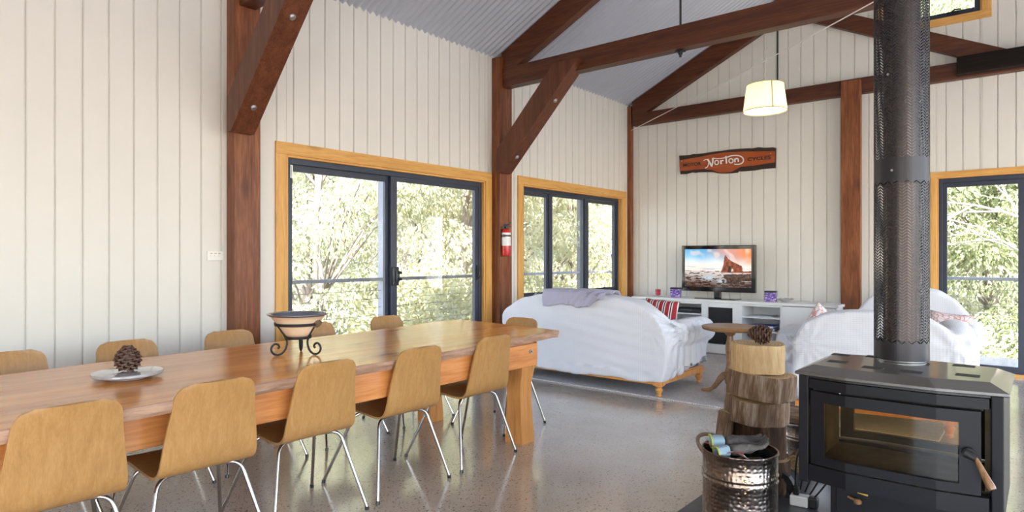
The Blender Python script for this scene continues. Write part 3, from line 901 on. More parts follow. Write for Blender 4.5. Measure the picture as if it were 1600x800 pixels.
def cone_mesh(R, H, n, name):
    """pine cone: spiral of thick scales round a core"""
    bm = bmesh.new()
    ga = PI * (3 - math.sqrt(5))
    for i in range(n):
        u = (i + .5) / n
        z = H * (0.04 + .92 * u)
        prof = math.sin(PI * (0.16 + .80 * u)) ** .75
        r = R * prof
        ang = i * ga
        open_ = .55 - .75 * u                     # lower scales droop, upper close in
        L = R * (.42 + .10 * (1 - u))
        w = R * .30 * (0.65 + .5 * prof)
        d = Vector((math.cos(ang), math.sin(ang), 0)); s = Vector((-math.sin(ang), math.cos(ang), 0))
        dirv = (d * math.cos(open_) + Vector((0, 0, 1)) * (-math.sin(open_) * .2 + .35 * u + .1)).normalized()
        base = d * max(0, r - L * .8) + Vector((0, 0, z))
        tip = base + dirv * L
        up = dirv.cross(s) * -1
        th = R * .12
        pts = [base - s * w * .35, base + s * w * .35, tip + s * w - dirv * w * .5, tip + up * th * .8, tip - s * w - dirv * w * .5]
        A = [bm.verts.new(p + up * th * .5) for p in pts]
        B = [bm.verts.new(p - up * th * .7) for p in pts]
        bm.faces.new(A); bm.faces.new(list(reversed(B)))
        for k in range(5): bm.faces.new((A[k], B[k], B[(k + 1) % 5], A[(k + 1) % 5]))
    # core
    bmesh.ops.create_uvsphere(bm, u_segments=14, v_segments=10, radius=1, matrix=Matrix.Translation((0, 0, H * .5)) @ Matrix.Diagonal((R * .62, R * .62, H * .46, 1)))
    bmesh.ops.recalc_face_normals(bm, faces=bm.faces[:])
    me = bpy.data.meshes.new(name); bm.to_mesh(me); bm.free()
    return me
conem = mat('brown_cone_scale', (.085, .040, .024), .6, noise_amt=.55, noise_scale=45)
pc = obj('pine_cone', cone_mesh(.052, .108, 64, 'pine_cone'), conem, None, (-3.124, 1.086, .762))
tag(pc, 'brown pine cone standing on the grey marble plate', 'pine cone')

# bowl and wrought iron stand
BX, BY = -3.17, 1.957
st = thing('bowl_stand', 'black wrought-iron three-legged scroll stand holding the bowl', 'stand', (BX, BY, .7285), .35)
def spiral_leg(a):
    pts = []
    # from the upper band sloping in to the lower band then down and out into a scroll
    d = Vector((math.cos(a), math.sin(a), 0))
    pr = [(.118, .170), (.100, .145), (.082, .118), (.068, .092), (.062, .070), (.066, .045), (.078, .022), (.098, .008), (.120, .0065), (.140, .018), (.148, .038), (.142, .056), (.126, .066), (.110, .060), (.105, .047), (.112, .040)]
    for r, z in pr: pts.append(d * r + Vector((0, 0, z)))
    sm = []
    P = pts
    for i in range(len(P) - 1):
        A, B, C_, D = P[max(i - 1, 0)], P[i], P[i + 1], P[min(i + 2, len(P) - 1)]
        for k in range(4):
            t = k / 4
            sm.append(.5 * ((2 * B) + (-A + C_) * t + (2 * A - 5 * B + 4 * C_ - D) * t * t + (-A + 3 * B - 3 * C_ + D) * t ** 3))
    sm.append(P[-1])
    mb = MB(); mb.tube(sm, .0058, 8); return mb
for k in range(3): spiral_leg(2 * PI * k / 3).build('leg', M['matblack'], st, smooth=True)
for r, z, h in ((.119, .160, .016), (.066, .086, .014)):
    for q in range(1):
        mb = MB()
        ri = r + .004
        A = [];
        seg = 40
        prof = [(r - .001, z), (r + .004, z), (r + .004 + h * .25, z + h), (r + h * .25 - .001, z + h)]
        rings = [[mb.bm.verts.new((rr * math.cos(2 * PI * k / seg), rr * math.sin(2 * PI * k / seg), zz)) for k in range(seg)] for rr, zz in prof]
        for i in range(4):
            a, b = rings[i], rings[(i + 1) % 4]
            for k in range(seg): mb.bm.faces.new((a[k], a[(k + 1) % seg], b[(k + 1) % seg], b[k]))
        mb.build('ring_band', M['matblack'], st, smooth=True)
bw = thing('ceramic_bowl', 'wide cream ceramic bowl with a dark glazed inside, on the iron stand', 'bowl', (BX, BY, .7285))
cream = mat('cream_stoneware', (.74, .58, .42), .3, coat=.3, noise_amt=.12, noise_scale=9)
glaze = mat('blue_black_glaze', (.10, .10, .13), .12, coat=.6, noise_amt=.2, noise_scale=12)
mb = MB(); mb.lathe([(.045, .098), (.060, .099), (.075, .112), (.095, .140), (.112, .165), (.128, .190), (.140, .206), (.152, .214)], 48, capt=False)
mb.build('body', cream, bw, smooth=True, angle=180)
mb = MB(); mb.lathe([(.150, .2125), (.163, .219), (.1645, .224), (.161, .226), (.150, .222)], 48, capb=False, capt=False); mb.build('rim', glaze, bw, smooth=True, angle=180)
mb = MB(); mb.lathe([(.150, .222), (.138, .208), (.115, .175), (.085, .140), (.05, .112), (.0, .110)], 48, capb=False, capt=False); mb.build('glazed_inside', glaze, bw, smooth=True, angle=180)
cone2 = obj('pine_cone', cone_mesh(.026, .05, 45, 'pine_cone'), mat('pale_cone_scale', (.16, .11, .065), .7, noise_amt=.5, noise_scale=60), None, (BX + .088, BY + .062, .7285 + .168))
cone2.rotation_euler = (1.2, .3, .6)
tag(cone2, 'small seed cone lying inside the cream bowl', 'seed cone')
# ================================================================== RUG
mb = MB(); mb.box(-4.45, -0.55, 5.20, 7.95, 0.001, 0.010, .002)
rg = thing('floor_rug', 'large grey woven rug under the sofas on the concrete floor', 'rug', (-2.5, 6.5, 0))
o = mb.build('pile', M['rug'], rg); o.location = (2.5, -6.5, 0)
mb = MB()
n = 190
for k in range(n):
    x = -4.45 + 3.9 * (k + .5) / n
    mb.obox((x + 2.5, 5.197 - 6.5, .0065), (.012, .010, .011))
o = mb.build('stitched_edge', M['rugedge'], rg); o['kind'] = 'stuff'

# ================================================================== SOFAS
def blob(parts_fn, voxel, smooth_it=6, sm=.5):
    mb = MB(); parts_fn(mb)
    o = mb.build('tmp')
    r = o.modifiers.new('r', 'REMESH'); r.mode = 'VOXEL'; r.voxel_size = voxel
    s = o.modifiers.new('s', 'SMOOTH'); s.iterations = smooth_it; s.factor = sm
    return o

def turned_leg(z0=0.0, h=.13, r=.036):
    k = h / .13
    return [(r * .45, z0), (r * .62, z0 + .006 * k), (r * .72, z0 + .018 * k), (r * .55, z0 + .028 * k), (r * .62, z0 + .034 * k), (r * .95, z0 + .055 * k), (r * 1.0, z0 + .066 * k), (r * .6, z0 + .080 * k), (r * .75, z0 + .088 * k), (r * 1.1, z0 + .094 * k), (r * 1.1, z0 + .10 * k)]

def sofa_frame(t, x0, x1, y0, y1, zr=.105):
    mb = MB(); mb.box(x0, x1, y0, y0 + .035, zr, zr + .055, .004); mb.build('back_rail', M['honeyx'], t)
    for x in (x0, x1 - .035):
        mb = MB(); mb.box(x, x + .035, y0 + .036, y1, zr, zr + .055, .004); mb.box(x + .006, x + .029, y0 + .04, y1, zr + .055, zr + .07, .003)
        mb.build('side_rail', M['honey'], t)
    for x in (x0 + .03, x1 - .03):
        for y in (y0 + .03, y1 - .03):
            mb = MB(); mb.lathe(turned_leg(), 20, (x, y, 0)); mb.box(x - .042, x + .042, y - .042, y + .042, .099, .155, .004)
            mb.build('leg', M['honey'], t, smooth=True, angle=35)

# ---- the long sofa with its back to the table
S1 = thing('sofa', 'long camel-back sofa under a white slipcover, its back to the dining table', 'sofa', (-3.53, 5.70, .010))
sofa_frame(S1, -.87, .91, -.49, .42)
OUTL = [(-4.467, .652), (-4.42, .71), (-4.33, .765), (-4.2, .835), (-3.99, .880), (-3.75, .907), (-3.3, .903), (-3.1, .887), (-2.92, .859), (-2.80, .820), (-2.70, .755), (-2.63, .68), (-2.575, .592), (-2.545, .455), (-2.55, .285), (-2.60, .14), (-2.82, .125), (-3.2, .115), (-3.52, .11), (-4.03, .13), (-4.40, .14), (-4.46, .3)]
def p1(mb):
    mb.prism([(x + 3.53, z - .01) for x, z in OUTL], -.51, -.25, 'y')
    mb.box(-.85, .86, -.3, .44, .16, .45)                          # seat
    for s in (-1, 1):
        mb.box(s * .70, s * .95, -.42, .46, .155, .54)               # arm
        mb.tube([(s * .87, -.40, .53), (s * .885, .0, .535), (s * .89, .50, .53)], [.135, .125, .13], 20)
    mb.box(-.72, .72, -.30, .42, .40, .50)
so1 = blob(p1, .017, 9)
def f1(co, n):
    # hem drops at the back corner and lifts towards the front of the arm
    p = co.copy()
    edge = smoothstep(.75, .95, abs(co.x))
    fr = smoothstep(-.35, .5, co.y)
    # folds hanging down the arm
    if co.z < .66:
        a = .017 * edge * smoothstep(-.40, -.15, co.y) * (1 - 2 * abs(math.sin(co.y * 24 + 1.6 * ns3(co, 3)))) * (.55 + ns3(co, 2.2, 5))
        p += n * a
    # gathers fanning out from the junction of back and arm
    g = Vector((.90, -.36, .60)); v = co - g
    d = v.length
    ang = math.atan2(v.z, v.x - v.y * .6)
    p += n * ((.020 if co.y > -.40 else .008) * math.sin(ang * 13 + 2 * ns3(co, 4)) * math.exp(-(d / .26) ** 2) * smoothstep(.02, .1, d))
    # creases running down from the tuck towards the hem
    if co.x > .78 and .13 < co.z < .66:
        for q, dp in ((0, .024), (.045, .017), (.10, .013), (-.04, .012)):
            yc = -.33 + q + (.10 + q * .5) * math.sin((.62 - co.z) / .5 * PI)
            p -= n * dp * math.exp(-((co.y - yc) / .016) ** 2)
    # pulled lines over the back
    p += n * (.0045 * math.sin(co.z * 60 + co.x * 9) * math.exp(-((co.x - .45) / .35) ** 2) * (1 if co.y < -.4 else 0))
    p += n * (.006 * ns3(co, 5) + .003 * ns3(co, 13))
    if co.z < .2:                                                     # hem line
        lift = .10 * edge * fr + .014 * math.sin(co.x * 5) + .01 * ns3(co, 6)
        p.z += max(0, lift)
        if co.y < -.3: p.y -= .006 * math.sin(co.x * 30)
    # cinched waist where cover is tucked between back and arm
    p -= n * (.022 * math.exp(-((co.y + .265) / .035) ** 2) * smoothstep(.62, .9, abs(co.x)) * smoothstep(.25, .5, co.z))
    return p
baked(so1, 'slipcover', f1, M['slip'], S1)
mb = MB(); mb.box(-.83, .875, -.44, .40, .158, .30, .01)
tag(mb.build('upholstery', mat('blue_floral_upholstery', (.13, .14, .26), .9, noise_amt=.9, noise_scale=14), S1), 'dark blue floral upholstery below the slipcover hem')

# ---- armchair with its back to the stove
S2 = thing('armchair', 'slipcovered armchair seen from behind, between the log stack and the flue', 'armchair', (-1.03, 5.66, .010), math.radians(9))
sofa_frame(S2, -.50, .50, -.42, .42)
def p2(mb):
    back = [(-.47, .14), (.50, .14), (.56, .3), (.57, .56), (.50, .72), (.36, .815), (.1, .865), (-.12, .860), (-.30, .83), (-.44, .76), (-.52, .62), (-.53, .3)]
    mb.prism(back, -.46, -.22, 'y')
    mb.box(-.50, .50, -.3, .44, .16, .47)
    mb.tube([(.50, -.34, .58), (.53, .0, .60), (.54, .44, .60)], [.14, .15, .16], 20)
    mb.box(.38, .62, -.38, .44, .155, .62)
    mb.tube([(-.48, -.34, .50), (-.56, .0, .52), (-.62, .46, .51)], [.12, .135, .15], 20)
    mb.prism([(-.36, -.38), (-.52, -.38), (-.74, .44), (-.42, .46)], .15, .52, 'z')
so2 = blob(p2, .017, 9)
def f2(co, n):
    p = co.copy()
    g = Vector((-.50, -.34, .60)); v = co - g; d = v.length
    ang = math.atan2(v.z, v.x + v.y * .6)
    p += n * ((.018 if co.y > -.36 else .007) * math.sin(ang * 12 + 2 * ns3(co, 4)) * math.exp(-(d / .28) ** 2) * smoothstep(.02, .1, d))
    g = Vector((.50, -.40, .62)); v = co - g; d = v.length
    p += n * (.007 * math.sin(math.atan2(v.z, v.x) * 7 + 2 * ns3(co, 4)) * math.exp(-(d / .22) ** 2) * smoothstep(.02, .1, d))
    if co.x < -.34 and .13 < co.z < .64:
        for q, dp in ((0, .022), (.05, .016), (.11, .012)):
            yc = -.32 + q + (.08 + q * .5) * math.sin((.60 - co.z) / .5 * PI)
            p -= n * dp * math.exp(-((co.y - yc) / .017) ** 2)
    if co.z < .62 and co.x < -.38:
        p += n * (.018 * (1 - 2 * abs(math.sin(co.y * 25 + 1.6 * ns3(co, 3)))) * smoothstep(-.4, -.2, co.y) * (.6 + ns3(co, 2.2, 5)))
    p += n * (.006 * ns3(co, 5) + .003 * ns3(co, 13))
    if co.z < .2: p.z += .012 * math.sin(co.x * 6) + .01 * ns3(co, 6)
    return p
baked(so2, 'slipcover', f2, M['slip'], S2)

# ---- armchair further back by the glazed door
S3 = thing('armchair', 'slipcovered armchair by the glazed door, mostly hidden by the flue', 'armchair', (-1.02, 7.25, .010), math.radians(4))
sofa_frame(S3, -.46, .46, -.40, .40)
def p3(mb):
    back = [(-.47, .14), (.47, .14), (.52, .3), (.53, .56), (.48, .70), (.38, .83), (.24, .92), (.05, .955), (-.15, .95), (-.30, .88), (-.42, .77), (-.50, .62), (-.51, .3)]
    mb.prism(back, .20, .44, 'y')
    mb.box(-.48, .48, -.42, .3, .16, .46)
    for s in (-1, 1):
        mb.box(s * .36, s * .56, -.40, .38, .155, .54)
        mb.tube([(s * .48, -.44, .53), (s * .48, .34, .54)], .12, 18)
so3 = blob(p3, .026, 7)
baked(so3, 'slipcover', lambda co, n: co + n * (.008 * ns3(co, 5) + .004 * ns3(co, 12)), M['slip'], S3)

# ---- cushions
def cushion_mesh(w, h, d, pts=16):
    verts, faces = [], []
    for s in (1, -1):
        for i in range(pts + 1):
            for j in range(pts + 1):
                u, v = i / pts * 2 - 1, j / pts * 2 - 1
                pin = 1 - .10 * (1 - u * u) * v * v - .0 
                x = w / 2 * u * (1 - .08 * (1 - v * v) * 0 - .09 * (v * v) * (1 - abs(u)) )
                x = w / 2 * u * (1 - .07 * (1 - v * v)); z = h / 2 * v * (1 - .07 * (1 - u * u))
                t = d / 2 * ((1 - u ** 4) * (1 - v ** 4)) ** .6
                verts.append((x, s * t, z))
    m = (pts + 1) ** 2
    for s in range(2):
        for i in range(pts):
            for j in range(pts):
                a = s * m + i * (pts + 1) + j
                q = (a, a + 1, a + pts + 2, a + pts + 1)
                faces.append(q if s == 0 else tuple(reversed(q)))
    me = mesh_from(verts, faces, 'cushion', True)
    bm = bmesh.new(); bm.from_mesh(me); bmesh.ops.remove_doubles(bm, verts=bm.verts[:], dist=.0005); bmesh.ops.recalc_face_normals(bm, faces=bm.faces[:]); bm.to_mesh(me); bm.free()
    return me

def stripe_mat():
    m, nt, bs, N, Lk = new_mat('red_black_white_stripe')
    bs.inputs['Roughness'].default_value = .9
    tc = N.new('ShaderNodeTexCoord'); sx = N.new('ShaderNodeSeparateXYZ'); Lk.new(tc.outputs['Object'], sx.inputs[0])
    mu = N.new('ShaderNodeMath'); mu.operation = 'MULTIPLY'; mu.inputs[1].default_value = 14.5; Lk.new(sx.outputs[0], mu.inputs[0])
    fr = N.new('ShaderNodeMath'); fr.operation = 'FRACT'; Lk.new(mu.outputs[0], fr.inputs[0])
    cr = N.new('ShaderNodeValToRGB'); cr.color_ramp.interpolation = 'CONSTANT'
    e = cr.color_ramp.elements
    e[0].position = 0; e[0].color = (.34, .02, .03, 1); e[1].position = .36; e[1].color = (.75, .72, .70, 1)
    for p, c in ((.50, (.03, .012, .015, 1)), (.66, (.75, .72, .70, 1)), (.80, (.34, .02, .03, 1))):
        k = e.new(p); k.color = c
    Lk.new(fr.outputs[0], cr.inputs['Fac']); Lk.new(cr.outputs['Color'], bs.inputs['Base Color'])
    return m
def coral_mat():
    m, nt, bs, N, Lk = new_mat('coral_print_cotton')
    bs.inputs['Roughness'].default_value = .9
    tc = N.new('ShaderNodeTexCoord')
    v = N.new('ShaderNodeTexVoronoi'); v.feature = 'DISTANCE_TO_EDGE'; v.inputs['Scale'].default_value = 24
    no = N.new('ShaderNodeTexNoise'); no.inputs['Scale'].default_value = 9; no.inputs['Detail'].default_value = 3
    ad = N.new('ShaderNodeVectorMath'); ad.operation = 'ADD'
    sc = N.new('ShaderNodeVectorMath'); sc.operation = 'SCALE'; sc.inputs['Scale'].default_value = .12
    Lk.new(tc.outputs['Object'], no.inputs['Vector']); Lk.new(no.outputs['Color'], sc.inputs[0]); Lk.new(sc.outputs[0], ad.inputs[0]); Lk.new(tc.outputs['Object'], ad.inputs[1]); Lk.new(ad.outputs[0], v.inputs['Vector'])
    cr = N.new('ShaderNodeValToRGB'); cr.color_ramp.elements[0].position = .05; cr.color_ramp.elements[0].color = (.60, .30, .26, 1); cr.color_ramp.elements[1].position = .11; cr.color_ramp.elements[1].color = (.74, .68, .69, 1)
    Lk.new(v.outputs['Distance'], cr.inputs['Fac']); Lk.new(cr.outputs['Color'], bs.inputs['Base Color'])
    return m
coral = coral_mat()
def cushion(name, label, loc, rot, w, h, d, m):
    o = obj(name, cushion_mesh(w, h, d), m, None, loc, rot)
    return tag(o, label, 'cushion')
cushion('striped_cushion', 'red, white and black striped cushion on the long sofa', (-3.03, 6.02, .665), (-.25, .08, .18), .36, .32, .13, stripe_mat())
cushion('patterned_cushion', 'white cushion with coral branch print above the near armchair arm', (-1.45, 5.80, .69), (.1, .62, 1.0), .29, .29, .10, coral)
cushion('patterned_cushion', 'coral print cushion right of the flue, on the armchair by the door', (-.66, 7.0, .60), (-.3, .1, .0), .34, .32, .12, coral)

# ---- folded throw on the sofa back
def throw():
    verts, faces = [], []
    nx, ny = 46, 26
    for i in range(nx + 1):
        for j in range(ny + 1):
            u, v = i / nx, j / ny
            x = -3.90 + .72 * u
            top = .918 + .0 * u
            ridge = (.905 - .012 * smoothstep(.5, 1, u))
            # v: 0 hangs behind (camera side) -> over the top -> front side
            s = v * .42
            hang = .140 - .02 * u - .075 * smoothstep(.72, 1.0, u) + .012 * math.sin(u * 11 + 1)
            if s < hang: y, z = 5.172, ridge + .010 - (hang - s)
            elif s < hang + .30: y, z = 5.172 + (s - hang), ridge + .022 + .008 * math.sin((s - hang) / .30 * PI)
            else: y, z = 5.472, ridge + .01 - (s - hang - .30)
            f = .019 * math.sin(u * 30 - v * 14 + 3 * noise.noise(Vector((u * 4, v * 4, 0)))) * (.25 + .75 * smoothstep(.15, .8, u)) + .008 * noise.noise(Vector((u * 9, v * 9, 4)))
            y -= abs(f) * (1 if s < hang else 0); z += f * (.8 if s >= hang else .3)
            x += .02 * math.sin(v * 7) * (u - .3) + .25 * (v - .0) * (1 if u > .0 else 0) * .06 * (u)
            verts.append((x, y, z))
    for i in range(nx):
        for j in range(ny):
            a = i * (ny + 1) + j
            faces.append((a, a + 1, a + ny + 2, a + ny + 1))
    o = obj('tmp', mesh_from(verts, faces, 'tmp', True))
    so_ = o.modifiers.new('s', 'SOLIDIFY'); so_.thickness = .006; so_.offset = 0
    o2 = baked(o, 'folded_throw', None, M['throw'])
    tag(o2, 'lavender grey throw folded over the back of the long sofa', 'throw')
throw()

# ================================================================== SIDE TABLE
T = thing('pedestal_table', 'round wooden pedestal side table on three curved feet', 'side table', (-2.17, 5.67, .010))
mb = MB(); mb.lathe([(.215, .592), (.235, .598), (.245, .606), (.238, .612), (.246, .618), (.248, .626), (.240, .632)], 48); mb.build('tabletop', M['sidetable'], T, smooth=True, angle=30)
mb = MB(); mb.lathe([(.03, .10), (.042, .115), (.046, .15), (.046, .19), (.038, .21), (.046, .225), (.036, .25), (.030, .30), (.034, .36), (.042, .42), (.040, .46), (.030, .50), (.026, .54), (.042, .555), (.05, .575), (.06, .592)], 24)
mb.build('pedestal', M['sidetable'], T, smooth=True, angle=40)
for a in (2.90, 2.90 + 2 * PI / 3, 2.90 + 4 * PI / 3):
    prof = [(.030, .22), (.075, .205), (.115, .165), (.150, .105), (.190, .055), (.240, .032), (.285, .028), (.302, .018), (.298, .0), (.262, .0), (.215, .008), (.165, .038), (.122, .085), (.085, .125), (.055, .145), (.030, .15)]
    mb = MB(); mb.prism(prof, -.020, .020, 'y'); mb.xform(Matrix.Rotation(a, 4, 'Z'))
    mb.build('foot', M['sidetable'], T, smooth=True, angle=50)

# ================================================================== TV CABINET
cab = thing('media_cabinet', 'long low white media cabinet with open shelves along the back wall', 'cabinet', (-3.15, 8.27, 0))
def cb(mb, x0, x1, y0, y1, z0, z1, bev=.002): mb.box(x0 + 3.15, x1 + 3.15, y0 - 8.27, y1 - 8.27, z0, z1, bev)
mb = MB(); cb(mb, -4.49, -1.815, 8.035, 8.515, .668, .700, .004); mb.build('top', M['white'], cab)
mb = MB()
cb(mb, -4.47, -1.835, 8.065, 8.50, .05, .075)                        # bottom
cb(mb, -4.47, -1.835, 8.485, 8.50, .075, .667)                       # back
for x0, x1 in ((-4.47, -4.45), (-3.975, -3.945), (-3.47, -3.375), (-3.055, -2.935), (-2.47, -2.44), (-1.855, -1.835)): cb(mb, x0, x1, 8.06, 8.485, .075, .667)
cb(mb, -3.945, -3.47, 8.06, 8.485, .635, .667); cb(mb, -2.935, -2.47, 8.06, 8.485, .640, .667); cb(mb, -3.375, -3.055, 8.06, 8.485, .605, .667)
mb.build('carcass', M['white'], cab)
mb = MB(); cb(mb, -4.46, -1.845, 8.075, 8.49, 0, .05); mb.build('plinth', M['white'], cab)
mb = MB(); cb(mb, -4.475, -1.83, 8.045, 8.062, .012, .13, .003); mb.build('kick_board', M['white'], cab)
for x0, x1 in ((-3.945, -3.47), (-2.935, -2.47)):
    for z in (.50, .33):
        mb = MB(); cb(mb, x0, x1, 8.07, 8.48, z - .008, z + .008, .001); mb.build('shelf', M['white'], cab)
for x0, x1 in ((-4.447, -3.978), (-2.437, -1.858)):
    mb = MB(); cb(mb, x0, x1, 8.042, 8.060, .14, .660, .002); mb.build('door', M['white'], cab)
mb = MB(); cb(mb, -3.372, -3.058, 8.055, 8.072, .14, .602, .002)
tag(mb.build('door', mat('smoked_door_panel', (.018, .018, .022), .25), cab), 'dark smoked centre door')

tv = thing('television', 'flat television showing a rock arch on a beach at sunset', 'television', (-3.33, 8.26, .700))
pb = mat('piano_black', (.008, .008, .010), .08, coat=.5)
tvr = math.radians(-1.2)
mb = MB(); mb.box(-.505, .505, -.02, .035, .095, .712, .008); mb.build('bezel', pb, tv)
mb = MB(); mb.box(-.28, .28, -.11, .11, 0.0, .010, .004); mb.build('base', pb, tv)
mb = MB(); mb.box(-.045, .045, -.02, .03, .010, .11, .008); mb.box(-.30, .30, .034, .07, .2, .6, .01); mb.build('neck', pb, tv)
def screen():
    W, H, w0, w1, h0, h1 = 168, 94, -.455, .455, .158, .662
    def inpoly(u, v, P):
        c = False
        for i in range(len(P)):
            (a, b), (d, e) = P[i - 1], P[i]
            if (b > v) != (e > v) and u < (d - a) * (v - b) / (e - b) + a: c = not c
        return c
    # u to the right, v down, both 0..1
    rock = [(.555, .60), (.575, .53), (.598, .40), (.610, .22), (.622, .165), (.632, .155), (.645, .20), (.665, .25), (.69, .285), (.72, .32), (.75, .345), (.79, .375), (.83, .41), (.865, .44), (.875, .50), (.872, .56), (.90, .585), (.96, .57), (1.0, .565), (1.0, .66), (.55, .66)]
    hole = [(.71, .58), (.715, .52), (.728, .505), (.742, .52), (.745, .58)]
    refl = [(.60, .66), (1.0, .64), (1.0, .80), (.86, .82), (.80, .90), (.70, .92), (.66, .88), (.62, .76)]
    def mix(a, b, t): return tuple(x + (y - x) * t for x, y in zip(a, b))
    def colour(u, v):
        wu, wv = .012 * noise.noise(Vector((u * 22, v * 40, 7))), .02 * noise.noise(Vector((u * 14, v * 14, 9)))
        n = lambda s, o=0: noise.noise(Vector((u * s * 1.8, v * s, o)))
        hz = .575
        if inpoly(u, v, hole): return (.85, .72, .62)
        if inpoly(u, v, rock) and v < .62:
            k = n(14, 3) * .5 + n(30, 1) * .4 + .45
            c = mix((.26, .10, .05), (.72, .34, .15), max(0, min(1, k)))
            if v > .45 and .665 < u < .715: c = mix(c, (.02, .008, .005), .75)
            return c
        if v < hz:
            c = mix((.38, .64, .82), (.74, .86, .91), smoothstep(.0, .42, v + .10 * n(3)))
            c = mix(c, (.92, .86, .82), smoothstep(.18, .5, v))
            pink = smoothstep(.30, .62, u + .12 * n(4, 8)) * smoothstep(.40, .0, v - .25 * (u - .5))
            c = mix(c, (.86, .52, .44), pink * .75)
            org = smoothstep(.62, 1.02, u) * smoothstep(.50, .10, v + .08 * n(6, 5))
            c = mix(c, (.95, .42, .14), org * .8)
            cl = smoothstep(.08, .5, n(5, 2)) * smoothstep(.5, .05, v)
            c = mix(c, (.95, .82, .76), cl * .6)
            if v > .46: c = mix(c, (.66, .68, .76), .55 * smoothstep(.1, .3, noise.noise(Vector((u * 4, v * 38, 0)))))
            return c
        sea = mix((.78, .74, .72), (.36, .30, .28), smoothstep(hz, 1, v))
        sea = mix(sea, (.70, .80, .86), .8 * math.exp(-((u - .37) / .10) ** 2 - ((v - .76) / .06) ** 2))
        sea = mix(sea, (.70, .80, .86), .8 * math.exp(-((u - .57) / .07) ** 2 - ((v - .85) / .06) ** 2))
        sea = mix(sea, (.85, .82, .80), .9 * math.exp(-((u - .92) / .05) ** 2 - ((v - .83) / .025) ** 2))
        k = noise.noise(Vector((u * 12, v * 30, 4))) + .5 * noise.noise(Vector((u * 28, v * 60, 9)))
        thr = .18 - .30 * smoothstep(hz, .95, v) + .4 * math.exp(-((u - .40) / .14) ** 2 - ((v - .74) / .10) ** 2)
        if k > thr + .05: sea = mix((.10, .07, .06), (.38, .22, .14), max(0, min(1, n(40, 6) + .4)))
        if inpoly(u + wu * 2, v + wv, refl): sea = mix(sea, mix((.10, .06, .045), (.36, .19, .10), max(0, n(20, 7) + .4)), .8)
        return sea
    verts, faces, cols = [], [], []
    for j in range(H + 1):
        for i in range(W + 1):
            verts.append((w0 + (w1 - w0) * i / W, -.0212, h1 - (h1 - h0) * j / H))
    for j in range(H):
        for i in range(W):
            a = j * (W + 1) + i
            faces.append((a, a + W + 1, a + W + 2, a + 1)); cols.append(colour((i + .5) / W, (j + .5) / H))
    me = mesh_from(verts, faces, 'screen')
    ca = me.color_attributes.new('picture', 'FLOAT_COLOR', 'CORNER')
    buf = []
    for c in cols:
        c = [max(0, q) ** 2.2 for q in c]
        for _ in range(4): buf += [c[0], c[1], c[2], 1]
    ca.data.foreach_set('color', buf)
    m, nt, bs, N, Lk = new_mat('lit_television_screen')
    at = N.new('ShaderNodeVertexColor'); at.layer_name = 'picture'
    bs.inputs['Base Color'].default_value = (.01, .01, .01, 1); bs.inputs['Roughness'].default_value = .12
    Lk.new(at.outputs['Color'], bs.inputs['Emission Color']); bs.inputs['Emission Strength'].default_value = SCREEN_EMIT
    return tag(obj('screen', me, m, tv), 'lit screen with a rocky seascape picture')
SCREEN_EMIT = 0.85
screen()
tv.rotation_euler = (0, 0, tvr)

# small things on the cabinet
def printed_box_mat():
    m, nt, bs, N, Lk = new_mat('night_city_print')
    bs.inputs['Roughness'].default_value = .3
    tc = N.new('ShaderNodeTexCoord')
    no = N.new('ShaderNodeTexNoise'); no.inputs['Scale'].default_value = 28; no.inputs['Detail'].default_value = 4; no.inputs['Distortion'].default_value = 1.5
    mp = N.new('ShaderNodeMapping'); mp.inputs['Scale'].default_value = (1, 1, 1.8)
    Lk.new(tc.outputs['Object'], mp.inputs['Vector']); Lk.new(mp.outputs[0], no.inputs['Vector'])
    cr = N.new('ShaderNodeValToRGB'); e = cr.color_ramp.elements
    e[0].position = .36; e[0].color = (.012, .012, .05, 1); e[1].position = .68; e[1].color = (.75, .70, .85, 1)
    k = e.new(.48); k.color = (.10, .10, .42, 1); k = e.new(.58); k.color = (.45, .22, .55, 1)
    Lk.new(no.outputs['Fac'], cr.inputs['Fac']); Lk.new(cr.outputs['Color'], bs.inputs['Base Color'])
    return m
pbm = printed_box_mat(); darklid = mat('dark_lid', (.015, .012, .02), .4)
def pbox(x, y, rz, label):
    t = thing('printed_box', label, 'box', (x, y, .700), rz)
    mb = MB(); mb.box(-.068, .068, -.045, .045, 0, .128, .004); mb.build('carton', pbm, t)
    mb = MB(); mb.box(-.0695, .0695, -.0465, .0465, .112, .134, .003); mb.build('lid', darklid, t)
pbox(-3.915, 8.24, .25, 'small purple and blue printed box left of the television')
pbox(-2.63, 8.22, .15, 'small purple and blue printed box right of the television')
cn = thing('red_candle', 'red glass candle holder on a white saucer, left end of the cabinet', 'candle', (-4.19, 8.25, .7145))
mb = MB(); mb.lathe([(.030, 0), (.034, .004), (.036, .085), (.034, .085), (.032, .05), (.0, .05)], 24, capt=False); mb.build('cup', mat('red_glass', (.42, .02, .05), .12, coat=.5), cn, smooth=True)
mb = MB(); mb.lathe([(.031, .05), (.031, .060), (.0, .062)], 20, capt=False, capb=False); mb.tube([(0, 0, .06), (.002, 0, .075)], .002, 6); mb.build('wax', mat('red_wax', (.5, .05, .07), .5), cn)
mb = MB(); mb.lathe([(.045, 0), (.055, .002), (.088, .013), (.090, .015), (.06, .008), (.0, .0125)], 32, capt=False)
tag(mb.build('saucer', M['white'], None, smooth=True, loc=(-4.19, 8.25, .7005)), 'white saucer under the red candle on the cabinet', 'saucer')
